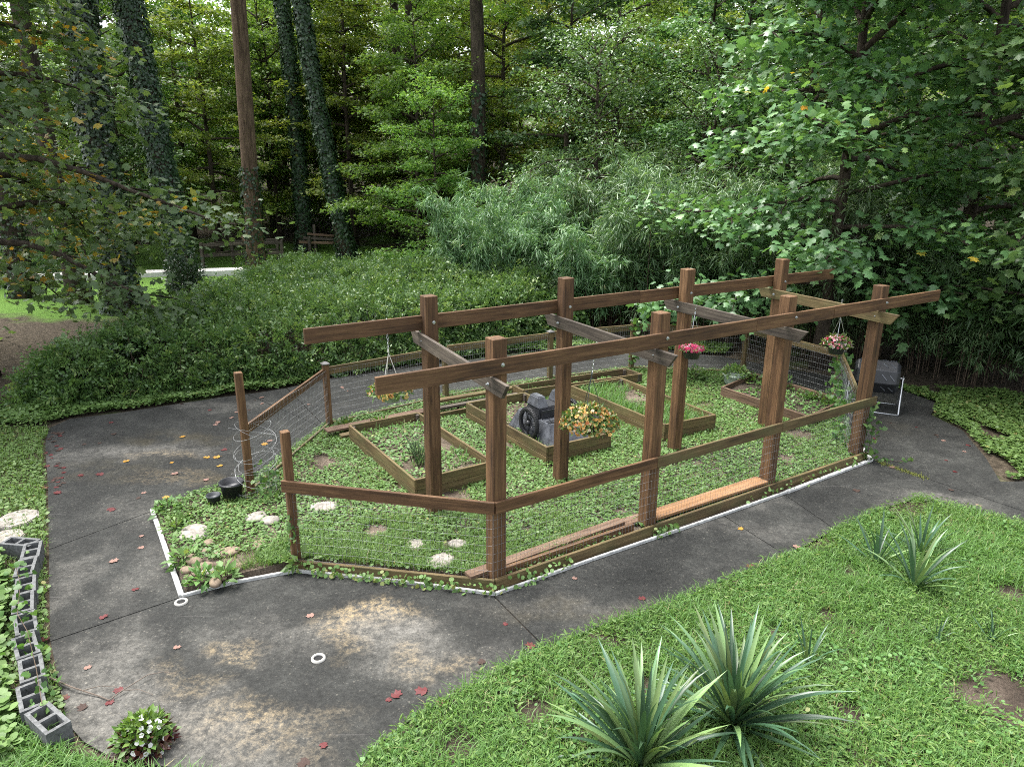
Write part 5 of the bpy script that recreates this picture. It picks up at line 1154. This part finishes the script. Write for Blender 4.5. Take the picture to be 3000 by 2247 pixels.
# understorey and forest trees, four shared shapes
K = []
K.append(tree_meshes(14, 2.2, 4.6, 34, 15000, .20, T_STAR, r0=.17, droop=.22, elev=(0, 38), flat=.25))
K.append(tree_meshes(16, 3.0, 5.0, 36, 15000, .20, T_STAR, r0=.20, droop=.2, elev=(4, 44), flat=.3))
K.append(tree_meshes(11, 1.2, 4.4, 32, 15000, .17, T_STAR, r0=.13, droop=.3, elev=(-2, 36), flat=.25))
K.append(tree_meshes(18, 3.5, 5.6, 38, 15000, .23, T_STAR, r0=.24, droop=.18, elev=(8, 50), flat=.4))
names = ['maple_tree', 'broadleaf_tree', 'understorey_tree', 'tall_tree']
FT = [(-4.4, 34, 2, 1.0, 'maple'), (-4.9, 38.5, 0, .9, 'maple'), (-9.8, 44.5, 0, 1.0, 'maple'), (-15.5, 38, 0, .95, 'maple2'), (-17.8, 33.5, 2, .95, 'darkleaf'), (-19, 43, 1, 1.0, 'maple'), (-24, 33, 0, 1.0, 'darkleaf'), (-22, 27.5, 2, .75, 'maple2'), (-28, 40, 3, 1, 'maple2'), (-11, 46, 1, 1.05, 'maple2'), (-3.0, 29.0, 2, .7, 'maple'),
      (-.5, 37.5, 1, .95, 'maple2'), (2.2, 31, 0, .95, 'darkleaf'), (4.6, 34.5, 1, 1, 'maple'), (7.5, 29.5, 2, 1.1, 'darkleaf'), (10, 33, 3, .9, 'darkleaf'), (13.5, 28, 0, 1.1, 'darkleaf'), (16.5, 24, 2, 1.25, 'darkleaf'), (18.5, 32, 3, 1, 'maple'), (9.5, 24.5, 0, .95, 'darkleaf'), (21, 27, 1, 1.1, 'darkleaf'), (24, 36, 3, 1, 'maple'), (14.5, 37, 1, 1.05, 'maple2'),
      (2.0, 44, 3, 1, 'maple2'), (-4.5, 48, 3, 1.0, 'maple'), (-16, 52, 3, 1.1, 'maple'), (-25, 50, 3, 1.1, 'darkleaf'), (-34, 46, 3, 1.1, 'maple'), (8, 46, 3, 1.1, 'maple'), (19, 46, 3, 1.1, 'maple2'), (28, 44, 3, 1.1, 'darkleaf'), (-8.5, 57, 3, 1.1, 'maple2'), (4, 58, 3, 1.1, 'maple'), (15, 58, 3, 1.15, 'maple'), (-20, 62, 3, 1.2, 'maple2'), (-32, 60, 3, 1.2, 'maple'), (30, 58, 3, 1.2, 'maple'), (-14.0, 43.5, 2, 1.1, 'maple'), (-3, 42, 2, 1.0, 'maple2'), (-31, 34, 1, 1, 'maple'), (-38, 38, 1, 1.1, 'darkleaf'), (-15, 45.5, 2, 1.3, 'maple'), (-9, 41, 0, 1.05, 'maple2'), (-20, 38, 2, 1.2, 'maple'), (-26, 44, 2, 1.3, 'maple2'), (-6, 52, 2, 1.4, 'maple'), (0.5, 50, 0, 1.2, 'maple2'), (-12, 52, 0, 1.25, 'maple'), (6, 40, 2, 1.2, 'maple'), (11, 40, 0, 1.15, 'maple2'), (-30, 53, 0, 1.3, 'maple'), (-18, 57, 1, 1.2, 'maple2'), (-1, 63, 3, 1.1, 'maple'), (9.5, 52, 1, 1.2, 'maple2'), (22, 52, 1, 1.2, 'maple')]
kinds_ = {'maple': 'fresh green', 'maple2': 'yellowish green', 'darkleaf': 'dark green'}
for i, (x, y, k, s, mt) in enumerate(FT):
    where = 'left' if x < -8 else ('middle' if x < 6 else 'right'); dep = 'near edge' if y < 35 else ('depth' if y < 50 else 'far back')
    tree(names[k], (x, y, float(zt(np.array(x), np.array(y)))), i * 1.7, s, *K[k], M['bark'], M[mt], '%s leafy tree in the %s of the wood, %s' % (kinds_[mt], where if where != 'middle' else 'middle', dep.replace('depth', 'half way back')), 'tree', '%s trees %s wood %s' % (kinds_[mt], where, dep))
hb = tree_meshes(8.5, 1.6, 4.2, 40, 17000, .12, T_RHOMB, r0=.11, droop=.35, elev=(0, 55), flat=.5)
tree('hornbeam_tree', (2.9, 25.5, -.1), .5, 1, *hb, M['bark'], M['small'], 'airy tree with small shiny leaves rising above the bamboo')
tree('hornbeam_tree', (6.6, 25.0, -.1), 2.5, .95, *hb, M['bark'], M['small'], 'second small-leaved tree right of the airy one above the bamboo')
# distant woods as one mass
n = 95000; nb_ = 360; cx_ = rng.uniform(-95, 95, nb_); cy_ = rng.uniform(58, 92, nb_); cz_ = zt(cx_, cy_) + rng.uniform(0, 1, nb_) ** 1.2 * 15; ti = rng.integers(0, nb_, n)
P = np.stack([cx_[ti], cy_[ti], cz_[ti]], 1) + rng.normal(size=(n, 3)) * np.array([[2.2, 2.2, 1.5]])
tag(obj('distant_woods', leaves(T_STAR, P, rng.normal(size=(n, 3)), np.array([[0, -.3, 1.]]) + rng.normal(size=(n, 3)) * .5, .5 * (.6 + .8 * rng.random(n)), np.clip(rng.random(n) * .6 + (rng.random(nb_) * .4)[ti], 0, 1)), M['maple']), kind='stuff')
# shrubs far left
def shrub(loc, r, h, n, ls, mat, label):
    plant('shrub', loc, n, r, h, ls, T_RHOMB, mat, label, 'shrub', 'shrubs beyond the drive')
shrub((-11.3, 24.6, -.1), .8, 2.0, 1800, .13, 'ivy', 'dark upright shrub between the two thick ivy trunks')
shrub((-19.9, 25.6, -.1), .9, .9, 1500, .09, 'darkleaf', 'small round clipped shrub at the far left')
shrub((-19.5, 31.5, -.1), 2.0, 1.7, 3200, .13, 'darkleaf', 'broad dark shrub beyond the drive at the far left')
shrub((-25, 31.5, -.1), 2.2, 1.7, 3000, .13, 'darkleaf', 'second broad dark shrub beyond the drive at the left border')
shrub((-12.3, 34.5, -.1), 1.2, .7, 1500, .09, 'maple', 'low round green shrub under the timber rails')
shrub((-5.5, 26.5, -.1), 1.6, 1.5, 2600, .12, 'hedge', 'leafy shrub behind the middle of the hedge')
shrub((-3.0, 24.8, -.1), 1.7, 1.6, 2600, .12, 'darkleaf', 'dark shrub between hedge and bamboo')
for i, (x, y, r, h) in enumerate([(-16, 46, 3, 2.2), (-22, 47, 3, 2.2), (-10, 47, 3, 2.5), (-4, 36, 2, 2.0), (0, 32, 2, 2.2), (5, 27.5, 2.2, 2.2), (9.5, 27, 2.2, 2.2), (-28, 46, 3, 2.5), (14, 24, 2.2, 2.5), (13.5, 17.5, 1.8, 2.2), (-26, 52, 4, 3), (-33, 48, 4, 3), (-19, 53, 4, 3), (-13, 49, 3, 2.5), (-6, 45, 3, 2.5), (2, 47, 4, 3), (-40, 50, 4, 3), (-7, 60, 4, 3.5), (10, 50, 4, 3.2)]):
    plant('shrub', (x, y, float(zt(np.array(x), np.array(y)))), 2600, r, h, .16, T_RHOMB, 'darkleaf' if i % 2 else 'maple', 'shaded undergrowth shrub among the trunks of the wood', 'shrub', 'undergrowth shrubs in the wood')
# timber pen far behind
pen = empty('timber_pen', (-13, 33, -.1), 'old dark timber rail pen beyond the hedge, left of the bare trunk', 'fence')
PP = [(-14.1, 32.6), (-12.2, 33.4), (-10.9, 34.0), (-13.4, 34.4), (-11.5, 35.2)]
for x, y in PP: board('post', (x, y, -.15), (x, y, 1.05), .13, .13, M['grey'], pen, up=Vector((0, 1, 0)))
for (a, b) in ((0, 1), (1, 2), (3, 4), (0, 3)):
    for z in (.45, .92): board('rail', (*PP[a], z), (*PP[b], z + .03), .12, .05, M['grey'], pen)
board('brace', (-12.3, 33.4, .8), (-12.75, 33.8, 1.35), .10, .04, M['brown'], pen)
stk = empty('timber_stack', (-9.3, 36.5, 0), 'pile of old brown timbers on posts right of the bare trunk', 'timber stack')
for k, (x, y) in enumerate([(-10.2, 36.2), (-8.6, 36.8), (-10.3, 37.6), (-8.7, 38.0)]): board('post', (x, y, -.1), (x, y, 1.0 + .5 * (k == 2)), .13, .13, M['grey'], stk, up=Vector((0, 1, 0)))
for k in range(3): board('timber', (-10.7 + .1 * (k % 3), 36.1 + .45 * (k % 4), .75 + .16 * k), (-8.3 + .15 * (k % 2), 36.8 + .35 * (k % 3), .62 + .13 * k), .11, .07, M['grey'] if k % 2 else M['brown'], stk)
